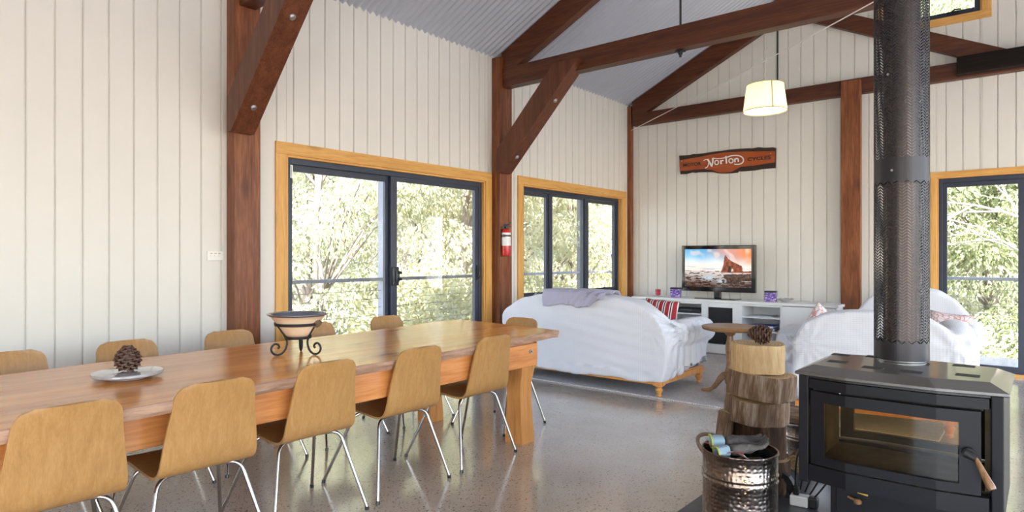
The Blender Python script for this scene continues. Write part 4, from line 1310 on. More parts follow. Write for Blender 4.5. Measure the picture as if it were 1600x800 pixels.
# shell dish
sh = thing('shell_dish', 'grey and white shell dish right of the television', 'dish', (-2.47, 8.22, .7005))
def shell():
    mb = MB(); n, m = 28, 8
    rings = []
    for j in range(m + 1):
        r = j / m
        ring = []
        for k in range(n):
            a = 2 * PI * k / n
            R = .095 * (1 + .22 * math.cos(a) + .04 * math.sin(9 * a))
            ring.append(mb.bm.verts.new((R * r * math.cos(a) * 1.05, R * r * .72 * math.sin(a), .004 + .042 * r ** 2.2 + .006 * math.sin(9 * a) * r)))
        rings.append(ring)
    for A, B in zip(rings, rings[1:]):
        for k in range(n):
            try: mb.bm.faces.new((A[k], A[(k + 1) % n], B[(k + 1) % n], B[k]))
            except Exception: pass
    bmesh.ops.remove_doubles(mb.bm, verts=mb.bm.verts[:], dist=.0004)
    mb.lathe([(.03, 0), (.03, .006)], 16)
    return mb
o = shell().build('shell', mat('mother_of_pearl', (.42, .41, .40), .25, noise_amt=.6, noise_scale=18), sh, smooth=True, recalc=True)
mb = MB(); mb.obox((-.05, .0, .040), (.07, .05, .02), Matrix.Rotation(.3, 3, 'Y'), .008); mb.build('shell_piece', M['white'], sh)
# magazines, player, blue books on the shelves
mags = [('white and blue magazine lying on top of the right shelf pile', .513, (.55, .62, .74), .24, .03), ('white magazine under the blue one on the right shelf', .5085, (.76, .76, .78), .30, -.05)]
for lab, z, c, wdt, rz in mags:
    t = thing('magazine', lab, 'magazine', (-2.70, 8.22, z), rz)
    mb = MB(); mb.box(-wdt / 2, wdt / 2, -.105, .105, 0, .004 if z < .51 else .008, .001); mb.build('cover', mat('magazine_cover', c, .3, noise_amt=.4, noise_scale=12), t)
for k, (lab, z, c) in enumerate((('bright blue book lying on the lower right shelf', .339, (.06, .12, .52)), ('dark book beneath the bright blue book on the lower shelf', .3385, (.05, .06, .12)))):
    t = thing('book', lab, 'book', (-2.72, 8.24, .339 + (.032 if k == 0 else 0)), .1 * k)
    mb = MB(); mb.box(-.15, .15, -.11, .11, 0, .004); mb.box(-.15, .15, -.11, .11, .026, .030); mb.box(-.15, -.146, -.11, .11, .004, .026); mb.build('cover', mat('book_cover', c, .35), t)
    mb = MB(); mb.box(-.145, .145, -.107, .107, .0045, .0255); mb.build('pages', M['white'], t)
pl_ = thing('disc_player', 'black disc player on the shelf above the striped cushion', 'player', (-3.70, 8.24, .509))
mb = MB(); mb.box(-.20, .20, -.14, .14, .008, .055, .004); mb.build('case', M['black'], pl_)
for sx in (-.16, .16):
    for sy in (-.1, .1):
        mb = MB(); mb.lathe([(.014, 0), (.014, .009)], 12, (sx, sy, 0)); mb.build('foot', M['black'], pl_)
mb = MB(); mb.box(-.08, .08, -.1415, -.139, .028, .044); mb.build('disc_tray', mat('tray_grey', (.08, .08, .09), .3), pl_)

# ================================================================== PENDANT LAMP
lp = thing('pendant_lamp', 'cream pleated drum pendant lamp hanging before the back wall', 'lamp', (-2.30, 7.0, 2.82))
m, nt, bs, N, Lk = new_mat('cream_lamp_fabric')
N.remove(bs); outn = [n for n in N if n.type == 'OUTPUT_MATERIAL'][0]
df = N.new('ShaderNodeBsdfDiffuse'); df.inputs['Color'].default_value = (.82, .80, .56, 1)
tl = N.new('ShaderNodeBsdfTranslucent'); tl.inputs['Color'].default_value = (.80, .79, .48, 1)
mx = N.new('ShaderNodeMixShader'); mx.inputs['Fac'].default_value = .5
Lk.new(df.outputs[0], mx.inputs[1]); Lk.new(tl.outputs[0], mx.inputs[2]); Lk.new(mx.outputs[0], outn.inputs['Surface'])
mb = MB()
seg = 120
rings = []
for z, r in ((0.0, .222), (.02, .2205), (.15, .204), (.285, .186)):
    rings.append([mb.bm.verts.new(((r + .0015 * math.sin(k * PI)) * math.cos(2 * PI * k / seg), (r + .0022 * (1 if k % 2 else -1)) * math.sin(2 * PI * k / seg), z)) for k in range(seg)])
for A, B in zip(rings, rings[1:]):
    for k in range(seg): mb.bm.faces.new((A[k], A[(k + 1) % seg], B[(k + 1) % seg], B[k]))
mb.build('lamp_shade', m, lp, smooth=True)
hoopm = mat('brass_tan', (.45, .36, .2), .4)
for z, r in ((0.0, .2225), (.285, .1865)):
    mb = MB(); mb.tube([(r * math.cos(2 * PI * k / 48), r * math.sin(2 * PI * k / 48), z) for k in range(48)], .004, 6, closed=True); mb.build('shade_hoop', hoopm, lp)
ang = math.radians(-52)
mb = MB(); mb.obox((0, 0, 0), (.006, .012, .29), Matrix.Rotation(0, 3, 'Z')); mb.xform(Matrix.Rotation(ang, 4, 'Z') @ Matrix.Translation((.206, 0, .142)) @ Matrix.Rotation(-.125, 4, 'Y'))
mb.build('seam_tape', mat('seam_tan', (.50, .42, .26), .7), lp)
mb = MB(); mb.lathe([(0.002, .012), (.214, .012), (.214, .016), (.002, .016)], 48)
mb.build('diffuser', mat('lit_diffuser', (.9, .9, .88), .5, emit=((1, .95, .85), 2.6)), lp)
mb = MB(); mb.tube([(0, 0, .20), (0, 0, roofz(2.3) - 2.82 - .01)], .0035, 6); mb.build('cord', mat('grey_cord', (.45, .44, .42), .6), lp)
mb = MB(); mb.tube([(-.186, 0, .284), (.186, 0, .284)], .004, 6); mb.tube([(0, -.186, .284), (0, .186, .284)], .004, 6); mb.lathe([(.022, .21), (.022, .29)], 14); mb.build('bulb_holder', M['steel'], lp)
mb = MB(); bmesh.ops.create_uvsphere(mb.bm, u_segments=16, v_segments=10, radius=.045, matrix=Matrix.Translation((0, 0, .155))); mb.build('bulb', mat('lit_bulb', (1, 1, 1), .5, emit=((1, .86, .62), 12)), lp, smooth=True)
# ================================================================== HEARTH AND STOVE
slate = mat('dark_slate_hearth', (.055, .055, .062), .35, noise_amt=.35, noise_scale=5, bump=.15, bump_scale=12)
mb = MB(); mb.box(-1.37, 0.36, 1.75, 3.85, 0.0, 0.030, .004)
tag(mb.build('hearth_slab', slate), 'flat dark slate hearth slab under the wood stove', 'hearth')

SV = thing('wood_stove', 'black double-sided wood heater with a bowed glass door', 'stove', (-.43, 2.94, .030))
OX, OY, OZ = -.43, 2.94, .030
def bow(x, off=0.0):
    """front line of the bowed face"""
    if x < -.578: y = 2.66 + .04 * (-.578 - x) / .192
    elif x > -.29: y = 2.66 + .04 * (x + .29) / .202
    else: y = 2.66
    return y + off
def bowpoly(x0, x1, off, th, rear=False):
    xs = [x0] + [x for x in (-.578, -.29) if x0 < x < x1] + [x1]
    f = [(x, bow(x, off)) for x in xs]; b = [(x, bow(x, off + th)) for x in reversed(xs)]
    P = f + b
    if rear: P = [(x, 2 * OY - y) for x, y in P]
    return [(x - OX, y - OY) for x, y in P]
def bowed(mb, x0, x1, z0, z1, off, th, rear=False):
    mb.prism(bowpoly(x0, x1, off, th, rear), z0 - OZ, z1 - OZ, 'z')
def plan(off):
    f = [(-.77 + off, 2.70 + off), (-.578 + off * .6, 2.66 + off), (-.29 - off * .6, 2.66 + off), (-.088 - off, 2.70 + off)]
    P = f + [(x, 2 * OY - y) for x, y in reversed(f)]
    return [(x - OX, y - OY) for x, y in P]
# top plate: lip, bevel, flat
mb = MB()
rings = []
for z, off in ((.796, .004), (.799, 0), (.808, 0), (.832, .052), (.8335, .056)):
    rings.append([mb.bm.verts.new((x, y, z - OZ)) for x, y in plan(off)])
for A, B in zip(rings, rings[1:]):
    for k in range(8): mb.bm.faces.new((A[k], A[(k + 1) % 8], B[(k + 1) % 8], B[k]))
mb.bm.faces.new(list(reversed(rings[0]))); mb.bm.faces.new(rings[-1])
topm = mat('warm_charcoal_top_plate', (.088, .078, .070), .32, spec=.8, coat=.35, noise_amt=.15, noise_scale=6)
mb.build('top_plate', topm, SV)
for x, y in ((-.69, 3.10), (-.655, 2.89), (-.515, 2.82), (-.385, 2.81), (-.245, 3.10), (-.215, 2.86), (-.56, 3.13)):
    mb = MB(); mb.box(x - .037 - OX, x + .037 - OX, y - .028 - OY, y + .028 - OY, .8335 - OZ, .8342 - OZ)
    for k in range(9):
        yy = y - .024 + .006 * k
        mb.box(x - .034 - OX, x + .034 - OX, yy - .0016 - OY, yy + .0016 - OY, .8342 - OZ, .8352 - OZ)
    mb.build('vent_grille', mat('dark_grille', (.035, .032, .03), .5), SV)
mb = MB(); bowed(mb, -.72, -.14, .786, .796, .022, .02); mb.build('shadow_gap', M['black'], SV)
for x0, x1 in ((-.757, -.720), (-.139, -.103)):
    mb = MB(); mb.box(x0 - OX, x1 - OX, 2.705 - OY, 3.175 - OY, .37 - OZ, .796 - OZ, .004); mb.build('side_panel', M['stove'], SV)
for rear in (False, True):
    mb = MB(); bowed(mb, -.716, -.143, .748, .784, .012, .04, rear); mb.build('upper_rail', M['stove'], SV)
    mb = MB(); bowed(mb, -.716, -.143, .385, .448, .004, .05, rear); mb.build('lower_panel', M['stove'], SV)
mb = MB(); mb.box(-.72 - OX, -.139 - OX, 2.76 - OY, 3.12 - OY, .372 - OZ, .43 - OZ, .0); mb.build('firebox_base', M['stove'], SV)
brick = mat('sooty_firebrick', (.13, .105, .07), .9, noise_amt=.6, noise_scale=14, bump=.4, bump_scale=30)
mb = MB(); mb.box(-.719 - OX, -.14 - OX, 2.77 - OY, 3.11 - OY, .431 - OZ, .447 - OZ); mb.build('firebrick_floor', brick, SV)
for x0, x1 in ((-.7195, -.700), (-.159, -.1395)):
    mb = MB(); mb.box(x0 - OX, x1 - OX, 2.77 - OY, 3.11 - OY, .448 - OZ, .74 - OZ); mb.build('firebrick_side', brick, SV)
mb = MB(); mb.box(-.70 - OX, -.16 - OX, 2.73 - OY, 3.15 - OY, .735 - OZ, .747 - OZ); mb.build('baffle', M['matblack'], SV)
def stove_door(rear, z0, z1):
    mb = MB()
    bowed(mb, -.707, -.165, z1, .740, .0, .026, rear); bowed(mb, -.707, -.165, .455, z0, .0, .026, rear)
    bowed(mb, -.707, -.656, z0, z1, .0, .026, rear); bowed(mb, -.225, -.165, z0, z1, .0, .026, rear)
    d = mb.build('door', M['stove'], SV)
    mb = MB(); bowed(mb, -.656, -.225, z0, z1, .010, .005, rear); tag(mb.build('door_glass', M['fireglass'], d), 'smoky bowed fire glass')
    return d
fd = stove_door(False, .487, .698)
stove_door(True, .487, .60)
# handle
grip = wood('turned_brown_grip', (.10, .045, .02), (.22, .11, .05), (.34, .19, .09), 'z', 3, .3, coat=.3)
def L_(x, y, z): return (x - OX, y - OY, z - OZ)
mb = MB(); mb.tube([L_(-.197, 2.70, .600), L_(-.197, 2.655, .600)], .017, 14); mb.tube([L_(-.205, 2.648, .602), L_(-.175, 2.640, .590)], [.015, .011], 12); mb.build('handle', M['matblack'], fd, smooth=True, angle=45)
mb = MB(); mb.tube([L_(-.176, 2.642, .592), L_(-.168, 2.636, .575), L_(-.152, 2.624, .545), L_(-.134, 2.612, .512), L_(-.130, 2.609, .505)], [.006, .009, .011, .014, .012], 14); tag(mb.build('handle_grip', grip, fd, smooth=True, angle=60), 'turned brown wooden grip')
# pedestal with ash drawer
mb = MB(); mb.box(-.653 - OX, -.205 - OX, 2.76 - OY, 3.12 - OY, 0, .371 - OZ, .004); mb.build('pedestal', M['stove'], SV)
mb = MB(); mb.box(-.63 - OX, -.228 - OX, 2.748 - OY, 2.762 - OY, .09 - OZ, .362 - OZ, .003); mb.build('ash_drawer', M['stove'], SV)
mb = MB(); mb.tube([L_(-.585, 2.742, .335), L_(-.555, 2.728, .333)], .005, 8); mb.lathe([(.006, 0), (.013, .004), (.015, .014), (.009, .02)], 14, L_(-.548, 2.725, .320)); mb.build('drawer_knob', grip, SV, smooth=True)
mb = MB(); mb.obox(L_(-.535, 2.7445, .3575), (.036, .004, .007), Matrix.Rotation(.15, 3, 'Y')); tag(mb.build('badge', mat('brass_badge', (.60, .42, .08), .3, metal=.6), SV), 'small brass-yellow badge')

# ------------------------------------------------------------------ flue with herringbone perforations
FX, FY = -.46, 3.10
FL = thing('stove_flue', 'tall perforated gunmetal flue casing rising from the stove', 'flue', (FX, FY, .8355))
def casing_mesh():
    R = .100; seg = 36
    V, Fc = [], []
    def pt(a, z, r=R): return (r * math.cos(a), r * math.sin(a), z)
    def add(q):
        b = len(V); V.extend(q); Fc.append(tuple(range(b, b + len(q))))
    def band(z0, z1):
        n = 72
        for k in range(n):
            a0, a1 = 2 * PI * k / n, 2 * PI * (k + 1) / n
            add([pt(a0, z0), pt(a1, z0), pt(a1, z1), pt(a0, z1)])
    def perf(z0, z1):
        pitch, bar, rise, strip = .0122, .0062, .0125, .12
        n = int((z1 - z0 - rise) / pitch)
        w = 2 * PI / seg
        for k in range(seg):
            up = k % 2 == 0
            a0 = w * k + w * strip / 2; a1 = w * (k + 1) - w * strip / 2
            # narrow upright between columns
            add([pt(w * k - w * strip / 2, z0), pt(a0, z0), pt(a0, z1), pt(w * k - w * strip / 2, z1)])
            zb = z0 + .002
            # saw-tooth closings at both ends
            s0, s1 = (0, rise) if up else (rise, 0)
            add([pt(a0, z0), pt(a1, z0), pt(a1, zb + s1), pt(a0, zb + s0)])
            for i in range(n):
                z = zb + pitch * i + (pitch - bar)
                am = (a0 + a1) / 2
                add([pt(a0, z + s0), pt(am, z + (s0 + s1) / 2), pt(am, z + (s0 + s1) / 2 + bar), pt(a0, z + s0 + bar)])
                add([pt(am, z + (s0 + s1) / 2), pt(a1, z + s1), pt(a1, z + s1 + bar), pt(am, z + (s0 + s1) / 2 + bar)])
            zt = zb + pitch * n
            add([pt(a0, zt + s0), pt(a1, zt + s1), pt(a1, z1), pt(a0, z1)])
    zs = .8355
    band(.006, .075)
    perf(.075, 1.587 - zs); band(1.587 - zs, 1.668 - zs); perf(1.668 - zs, 2.70 - zs); band(2.70 - zs, roofz(FX) + .15 - zs)
    return mesh_from(V, Fc, 'perforated_casing')
cm = casing_mesh()
o = obj('perforated_casing', cm, M['flue'], FL)
sm = o.modifiers.new('t', 'SOLIDIFY'); sm.thickness = .0012; sm.offset = 0
mb = MB(); mb.lathe([(.066, .0), (.066, roofz(FX) - .83)], 48, capb=False, capt=False); mb.build('inner_flue', M['fluein'], FL, smooth=True, angle=180)
mb = MB(); mb.lathe([(.090, -.0008), (.092, .006), (.090, .012), (.068, .012), (.068, -.0008)], 48, capb=False, capt=False); tag(mb.build('base_collar', M['steel'], FL, smooth=True), 'bright steel collar')
for a, z in ((-1.75, .785), (-1.9, 1.18)):
    mb = MB(); mb.tube([(.0995 * math.cos(a), .0995 * math.sin(a), z), (.104 * math.cos(a), .104 * math.sin(a), z)], .005, 10); mb.build('rivet', M['steel'], FL)

# ------------------------------------------------------------------ logs
def bark_mat(name, a, b, c):
    return wood(name, a, b, c, 'z', 2.2, .85, stretch=7, spec=.15, contrast=.9)
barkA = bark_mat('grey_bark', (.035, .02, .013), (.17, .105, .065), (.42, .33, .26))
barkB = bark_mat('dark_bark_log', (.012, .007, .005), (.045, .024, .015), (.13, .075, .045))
palew = bark_mat('peeled_pale_wood', (.32, .19, .085), (.52, .35, .18), (.66, .50, .30))
def end_mat():
    m, nt, bs, N, Lk = new_mat('sawn_end_grain')
    bs.inputs['Roughness'].default_value = .8
    tc = N.new('ShaderNodeTexCoord')
    wv = N.new('ShaderNodeTexWave'); wv.wave_type = 'RINGS'; wv.rings_direction = 'Z'; wv.inputs['Scale'].default_value = 18; wv.inputs['Distortion'].default_value = 2.5; wv.inputs['Detail'].default_value = 3
    Lk.new(tc.outputs['Object'], wv.inputs['Vector'])
    cr = N.new('ShaderNodeValToRGB'); cr.color_ramp.elements[0].color = (.40, .25, .12, 1); cr.color_ramp.elements[1].color = (.62, .44, .24, 1)
    Lk.new(wv.outputs['Fac'], cr.inputs['Fac']); Lk.new(cr.outputs['Color'], bs.inputs['Base Color'])
    return m
endm = end_mat()
def log_mesh(r, h, seed, rough=.07, name='log', taper=0.0):
    seg, rows = 56, 10
    V, Fc = [], []
    for j in range(rows + 1):
        z = h * j / rows
        for k in range(seg):
            a = 2 * PI * k / seg
            rr = r * (1 + rough * noise.noise(Vector((math.cos(a) * 1.6 + seed, math.sin(a) * 1.6, z * 2))) + rough * .45 * noise.noise(Vector((math.cos(a) * 6, math.sin(a) * 6 + seed, z * 5))) - taper * j / rows)
            if j in (0, rows): rr *= .985
            V.append((rr * math.cos(a), rr * math.sin(a), z + .006 * noise.noise(Vector((a, seed, 0))) * (1 if j in (0, rows) else 0)))
    for j in range(rows):
        for k in range(seg): Fc.append((j * seg + k, j * seg + (k + 1) % seg, (j + 1) * seg + (k + 1) % seg, (j + 1) * seg + k))
    n0 = len(Fc)
    Fc.append(tuple(reversed(range(seg)))); Fc.append(tuple(range(rows * seg, rows * seg + seg)))
    me = mesh_from(V, Fc, name, True)
    for i in (n0, n0 + 1): me.polygons[i].material_index = 1; me.polygons[i].use_smooth = False
    me.set_sharp_from_angle(angle=math.radians(45))
    return me
def log(r, h, seed, loc, rot, m, label, rough=.07, taper=0.0):
    o = obj('log_round', log_mesh(r, h, seed, rough, taper=taper), [m, endm], None, loc, rot)
    return tag(o, label, 'log', 'firewood beside the stove')
SX, SY = -1.185, 3.50
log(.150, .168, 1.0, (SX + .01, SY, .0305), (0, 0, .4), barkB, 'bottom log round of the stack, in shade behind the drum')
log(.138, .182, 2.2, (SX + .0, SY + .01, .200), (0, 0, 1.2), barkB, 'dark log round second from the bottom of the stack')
log(.160, .122, 3.1, (SX - .012, SY, .386), (0.05, -.05, 2.2), barkA, 'rough-barked log round in the middle of the stack', rough=.16)
log(.163, .128, 4.7, (SX + .012, SY, .516), (-0.02, .085, .2), barkA, 'wide grey-barked log round just below the pale top one', rough=.14)
log(.138, .148, 5.9, (SX - .005, SY, .653), (0, 0, 1.6), palew, 'pale peeled log round on top of the stack', rough=.035)
pc3 = obj('pine_cone', cone_mesh(.050, .115, 60, 'pine_cone'), conem, None, (SX + .075, SY - .015, .847), (0, -1.45, .35))
tag(pc3, 'dark pine cone lying on its side on the log stack', 'pine cone')
lg_ = log(.045, .40, 7.7, (-1.36, 3.37, .031), (-.10, .10, 0), barkA, 'thin pale log leaning against the stack behind the drum', rough=.12)
log(.048, .30, 8.3, (-1.005, 3.545, .175), (-1.30, .0, -.25), barkA, 'short log showing its pale sawn end, right of the stack', rough=.06)
log(.055, .30, 9.4, (-1.19, 3.90, .345), (0, PI / 2, .15), barkA, 'rough log lying across the rear bucket', rough=.16)
def bark_chunk():
    mb = MB()
    pts = [(-.02, .0), (.012, -.002), (.034, .035), (.030, .075), (.005, .115), (-.03, .13), (-.035, .10), (-.012, .07), (-.014, .03)]
    mb.prism(pts, -.012, .012, 'y'); bmesh.ops.subdivide_edges(mb.bm, edges=mb.bm.edges[:], cuts=1)
    for v in mb.bm.verts: v.co += v.normal * .0 + Vector((0, .008 * noise.noise(v.co * 30), 0))
    return mb
tag(bark_chunk().build('bark_chip', M['matblack'], None, loc=(-1.0, 3.43, .0305), rot=(.12, 0, -.2)), 'black curl of bark standing on the hearth by the stack', 'bark')

# ------------------------------------------------------------------ hammered buckets
def hammered(name, ca, cb, rough=.3):
    m, nt, bs, N, Lk = new_mat(name)
    bs.inputs['Metallic'].default_value = 1.0; bs.inputs['Roughness'].default_value = rough
    tc = N.new('ShaderNodeTexCoord')
    v = N.new('ShaderNodeTexVoronoi'); v.feature = 'SMOOTH_F1'; v.inputs['Scale'].default_value = 62; v.inputs['Randomness'].default_value = .45
    Lk.new(tc.outputs['Object'], v.inputs['Vector'])
    bp = N.new('ShaderNodeBump'); bp.inputs['Strength'].default_value = .75; bp.inputs['Distance'].default_value = .006
    Lk.new(v.outputs['Distance'], bp.inputs['Height']); Lk.new(bp.outputs['Normal'], bs.inputs['Normal'])
    no = N.new('ShaderNodeTexNoise'); no.inputs['Scale'].default_value = 3.2; no.inputs['Detail'].default_value = 4
    Lk.new(tc.outputs['Object'], no.inputs['Vector'])
    cr = N.new('ShaderNodeValToRGB'); cr.color_ramp.elements[0].position = .38; cr.color_ramp.elements[0].color = (*ca, 1); cr.color_ramp.elements[1].position = .62; cr.color_ramp.elements[1].color = (*cb, 1)
    Lk.new(no.outputs['Fac'], cr.inputs['Fac']); Lk.new(cr.outputs['Color'], bs.inputs['Base Color'])
    return m
ham = hammered('hammered_copper_zinc', (.22, .16, .125), (.40, .375, .355))
hamz = hammered('hammered_zinc', (.40, .38, .36), (.5, .48, .46))
def bucket_prof(r, h):
    k = h / .41
    return [(r * .96, 0), (r, .004), (r, .05 * k), (r * 1.025, .057 * k), (r, .064 * k), (r, .075 * k), (r * 1.025, .082 * k), (r, .089 * k), (r, .29 * k), (r * 1.025, .297 * k), (r, .304 * k), (r, .315 * k), (r * 1.025, .322 * k), (r, .329 * k), (r * 1.005, .405 * k), (r * 1.03, .410 * k), (r * 1.03, .418 * k), (r * .985, .418 * k), (r * .975, .40 * k), (r * .975, .02), (0.001, .02)]
def bucket(label, loc, r, h, m, handles):
    t = thing('hammered_bucket', label, 'bucket', loc)
    mb = MB(); mb.lathe(bucket_prof(r, h), 64, capt=False); mb.build('body', m, t, smooth=True, angle=60)
    return t
BK = bucket('tall hammered metal bucket with rope handle and gloves, left of the stove', (-1.0, 2.72, .0305), .152, .41, ham, True)
for k in range(8):
    a = math.radians(-62)
    mb = MB(); bmesh.ops.create_uvsphere(mb.bm, u_segments=8, v_segments=6, radius=.0055, matrix=Matrix.Translation((.153 * math.cos(a), .153 * math.sin(a), .03 + .05 * k)))
    mb.build('rivet', mat('brass_rivet', (.75, .55, .30), .25, metal=1), BK, smooth=True)
rope = mat('brown_rope', (.16, .10, .065), .9, noise_amt=.5, noise_scale=90, bump=.6, bump_scale=200)
hp = [Vector((.155 * math.cos(a), .155 * math.sin(a), .395)) for a in (math.radians(128), math.radians(222))]
pts = []
for k in range(17):
    s = k / 16
    a = math.radians(128 + 94 * s)
    rr = .157 + .022 * math.sin(PI * s)
    pts.append((rr * math.cos(a), rr * math.sin(a), .405 + .035 * math.sin(PI * s)))
mb = MB(); mb.tube(pts, .0085, 8); mb.build('handle', rope, BK, smooth=True)
mb = MB(); mb.lathe([(.001, .30), (.146, .30)], 40, capb=False, capt=False)
mb.lathe([(.147, .02), (.147, .395)], 40, capb=False, capt=False)
tag(mb.build('liner', mat('black_liner', (.01, .01, .01), .8), BK), 'black liner inside the bucket')
bucket('smaller hammered zinc bucket behind the log stack, mostly hidden by the stove', (-1.08, 4.0, .0), .135, .285, hamz, False)
# kindling filling the tall bucket, carrying the gloves
for k, (x, y, z, rz, ry, L0) in enumerate(((-.02, .03, .335, .4, .05, .24), (.03, -.03, .345, 1.3, -.04, .23), (-.045, -.045, .35, 2.4, .06, .20), (.05, .05, .34, -.5, .0, .20), (0, 0, .362, .9, .03, .22))):
    mb = MB(); mb.obox((0, 0, 0), (L0, .035, .024), None, .004)
    o = mb.build('kindling_stick', palew if k % 2 else barkA, None, loc=(-1.0 + x, 2.72 + y, .0305 + z), rot=(0, ry, rz))
    tag(o, 'split kindling stick inside the tall bucket under the gloves', 'kindling', 'kindling in the tall bucket')

def glove(loc, rot, label, curl, s=1.0, mirror=1):
    t = thing('work_glove', label, 'glove', loc); t.rotation_euler = rot
    V, E, Rr = [], [], []
    def chain(pts, rs, start=None):
        prev = start
        for p, r in zip(pts, rs):
            V.append(Vector((p[0], p[1] * mirror, p[2])) * s); Rr.append(r * s)
            if prev is not None: E.append((prev, len(V) - 1))
            prev = len(V) - 1
        return prev
    chain([(0, 0, 0), (.03, 0, .004), (.065, 0, .006)], [.027, .029, .030])
    root = 2
    for i, (y, L0) in enumerate(((-.030, .058), (-.010, .068), (.011, .064), (.031, .050))):
        c = curl[i]
        p0 = Vector((.088, y, .006)); pts = [p0]; a = .15 + c * .3; q = p0.copy(); aa = a
        for seg_ in range(3):
            q = q + Vector((math.cos(aa), y * 1.6 / .03 * .03, math.sin(aa) * (1 if c < 0 else -1) * .9)) * L0 / 3 * 1.0
            pts.append(q.copy()); aa += (1 if c > 0 else 1) * abs(c) * .55
        chain(pts, [.0125, .0115, .0105, .009], root)
    chain([(.045, -.040, .004), (.066, -.060, .006 + .01 * curl[0]), (.082, -.070, .010)], [.014, .012, .010], 1)
    me = bpy.data.meshes.new('glove'); me.from_pydata(V, E, []); me.update()
    o = obj('tmp', me)
    sk = o.modifiers.new('sk', 'SKIN'); 
    for v, r in zip(me.skin_vertices[0].data, Rr): v.radius = (r, r * .72)
    me.skin_vertices[0].data[0].use_root = True
    sb = o.modifiers.new('sb', 'SUBSURF'); sb.levels = 2; sb.render_levels = 2
    body = baked(o, 'glove_body', lambda c, n: c + n * (.0025 * ns3(c, 55) + .002 * ns3(c, 120)), mat('grey_suede', (.115, .105, .10), .95, spec=.1, noise_amt=.3, noise_scale=40), t)
    seg = 28; rings = []
    mb = MB()
    for x, ry, rz_ in ((-.002, .028, .021), (-.020, .031, .020), (-.042, .034, .018), (-.044, .032, .016), (-.02, .028, .017)):
        rings.append([mb.bm.verts.new((x * s + .002 * math.sin(3 * a), (ry + .003 * math.sin(4 * a)) * s * math.cos(a), rz_ * s * math.sin(a) + .004 * s)) for a in [2 * PI * k / seg for k in range(seg)]])
    for A, B in zip(rings, rings[1:]):
        for k in range(seg): mb.bm.faces.new((A[k], A[(k + 1) % seg], B[(k + 1) % seg], B[k]))
    tag(mb.build('cuff', mat('pale_blue_cuff', (.28, .40, .48), .8), t, smooth=True), 'pale blue knitted cuff')
    mb = MB(); mb.tube([(-.043 * s, .0345 * s * math.cos(2 * PI * k / 28) * (1 + .05 * math.sin(4 * 2 * PI * k / 28)), .0185 * s * math.sin(2 * PI * k / 28) + .004 * s) for k in range(28)], .0032 * s, 6, closed=True)
    tag(mb.build('hem', mat('lime_hem', (.50, .54, .10), .7), t, smooth=True), 'yellow-green hem')
    return t
bz = .0305
glove((-1.075, 2.735, bz + .425), (.15, .0, .58), 'grey work glove with its cuff open to the left, on the bucket', (-.9, -1.1, -.8, -.6), 1.28)
glove((-1.02, 2.65, bz + .415), (-.2, -.12, .72), 'second grey glove lying nearer the bucket rim', (-.5, -1.0, -1.2, -.9), 1.2, -1)
# white packet with a red edge hanging over the rim
def packet():
    V, Fc = [], []
    nx, ny = 22, 6
    for i in range(nx + 1):
        for j in range(ny + 1):
            u, v = i / nx, j / ny
            x = -.125 + .19 * u; y = -.075 - .065 * u + .075 * v
            z = .436 - .010 * math.sin(u * PI * 1.1) * (1 - v) + .006 * math.sin(u * 9 + v * 3) - .03 * v
            V.append((x, y, z))
    for i in range(nx):
        for j in range(ny):
            a = i * (ny + 1) + j; Fc.append((a, a + ny + 1, a + ny + 2, a + 1))
    me = mesh_from(V, Fc, 'paper', True)
    for p in me.polygons: p.material_index = 1 if p.index % ny == 0 else 0
    o = obj('paper_sack', me, [mat('white_paper', (.72, .70, .70), .7), mat('red_paper_edge', (.40, .025, .03), .6)], None, (-1.0, 2.72, .0305))
    so_ = o.modifiers.new('s', 'SOLIDIFY'); so_.thickness = .0015
    return tag(o, 'white paper sack edge with a red border in the tall bucket', 'paper')
packet()

# ------------------------------------------------------------------ power block and leads behind the stove
PBX = thing('power_block', 'white plug block with black leads behind the stove on the hearth', 'power block', (-.935, 3.36, .0305), .1)
mb = MB(); mb.box(-.042, .042, -.03, .03, 0, .050, .006); mb.build('block', M['whitep'], PBX)
mb = MB(); mb.box(-.03, .0, -.022, .012, .0505, .095, .008); mb.build('plug', M['black'], PBX)
mb = MB(); mb.box(.0425, .085, -.03, .02, .002, .055, .008); mb.build('plug', M['black'], PBX)
for k in range(5):
    a = Vector((-.02 + .022 * k, 0, .085 - .008 * k)); b = Vector((.02 + .035 * k, -.12 + .02 * k, .30)); c = Vector((.09 + .02 * k, .02, .10 + .01 * k))
    pts = [((1 - s) ** 2) * a + 2 * s * (1 - s) * (a + Vector((.0 + .03 * k, 0, .16))) + s * s * b for s in [i / 10 for i in range(11)]]
    mb = MB(); mb.tube(pts, .0045, 6); mb.build('lead', M['black'], PBX, smooth=True)
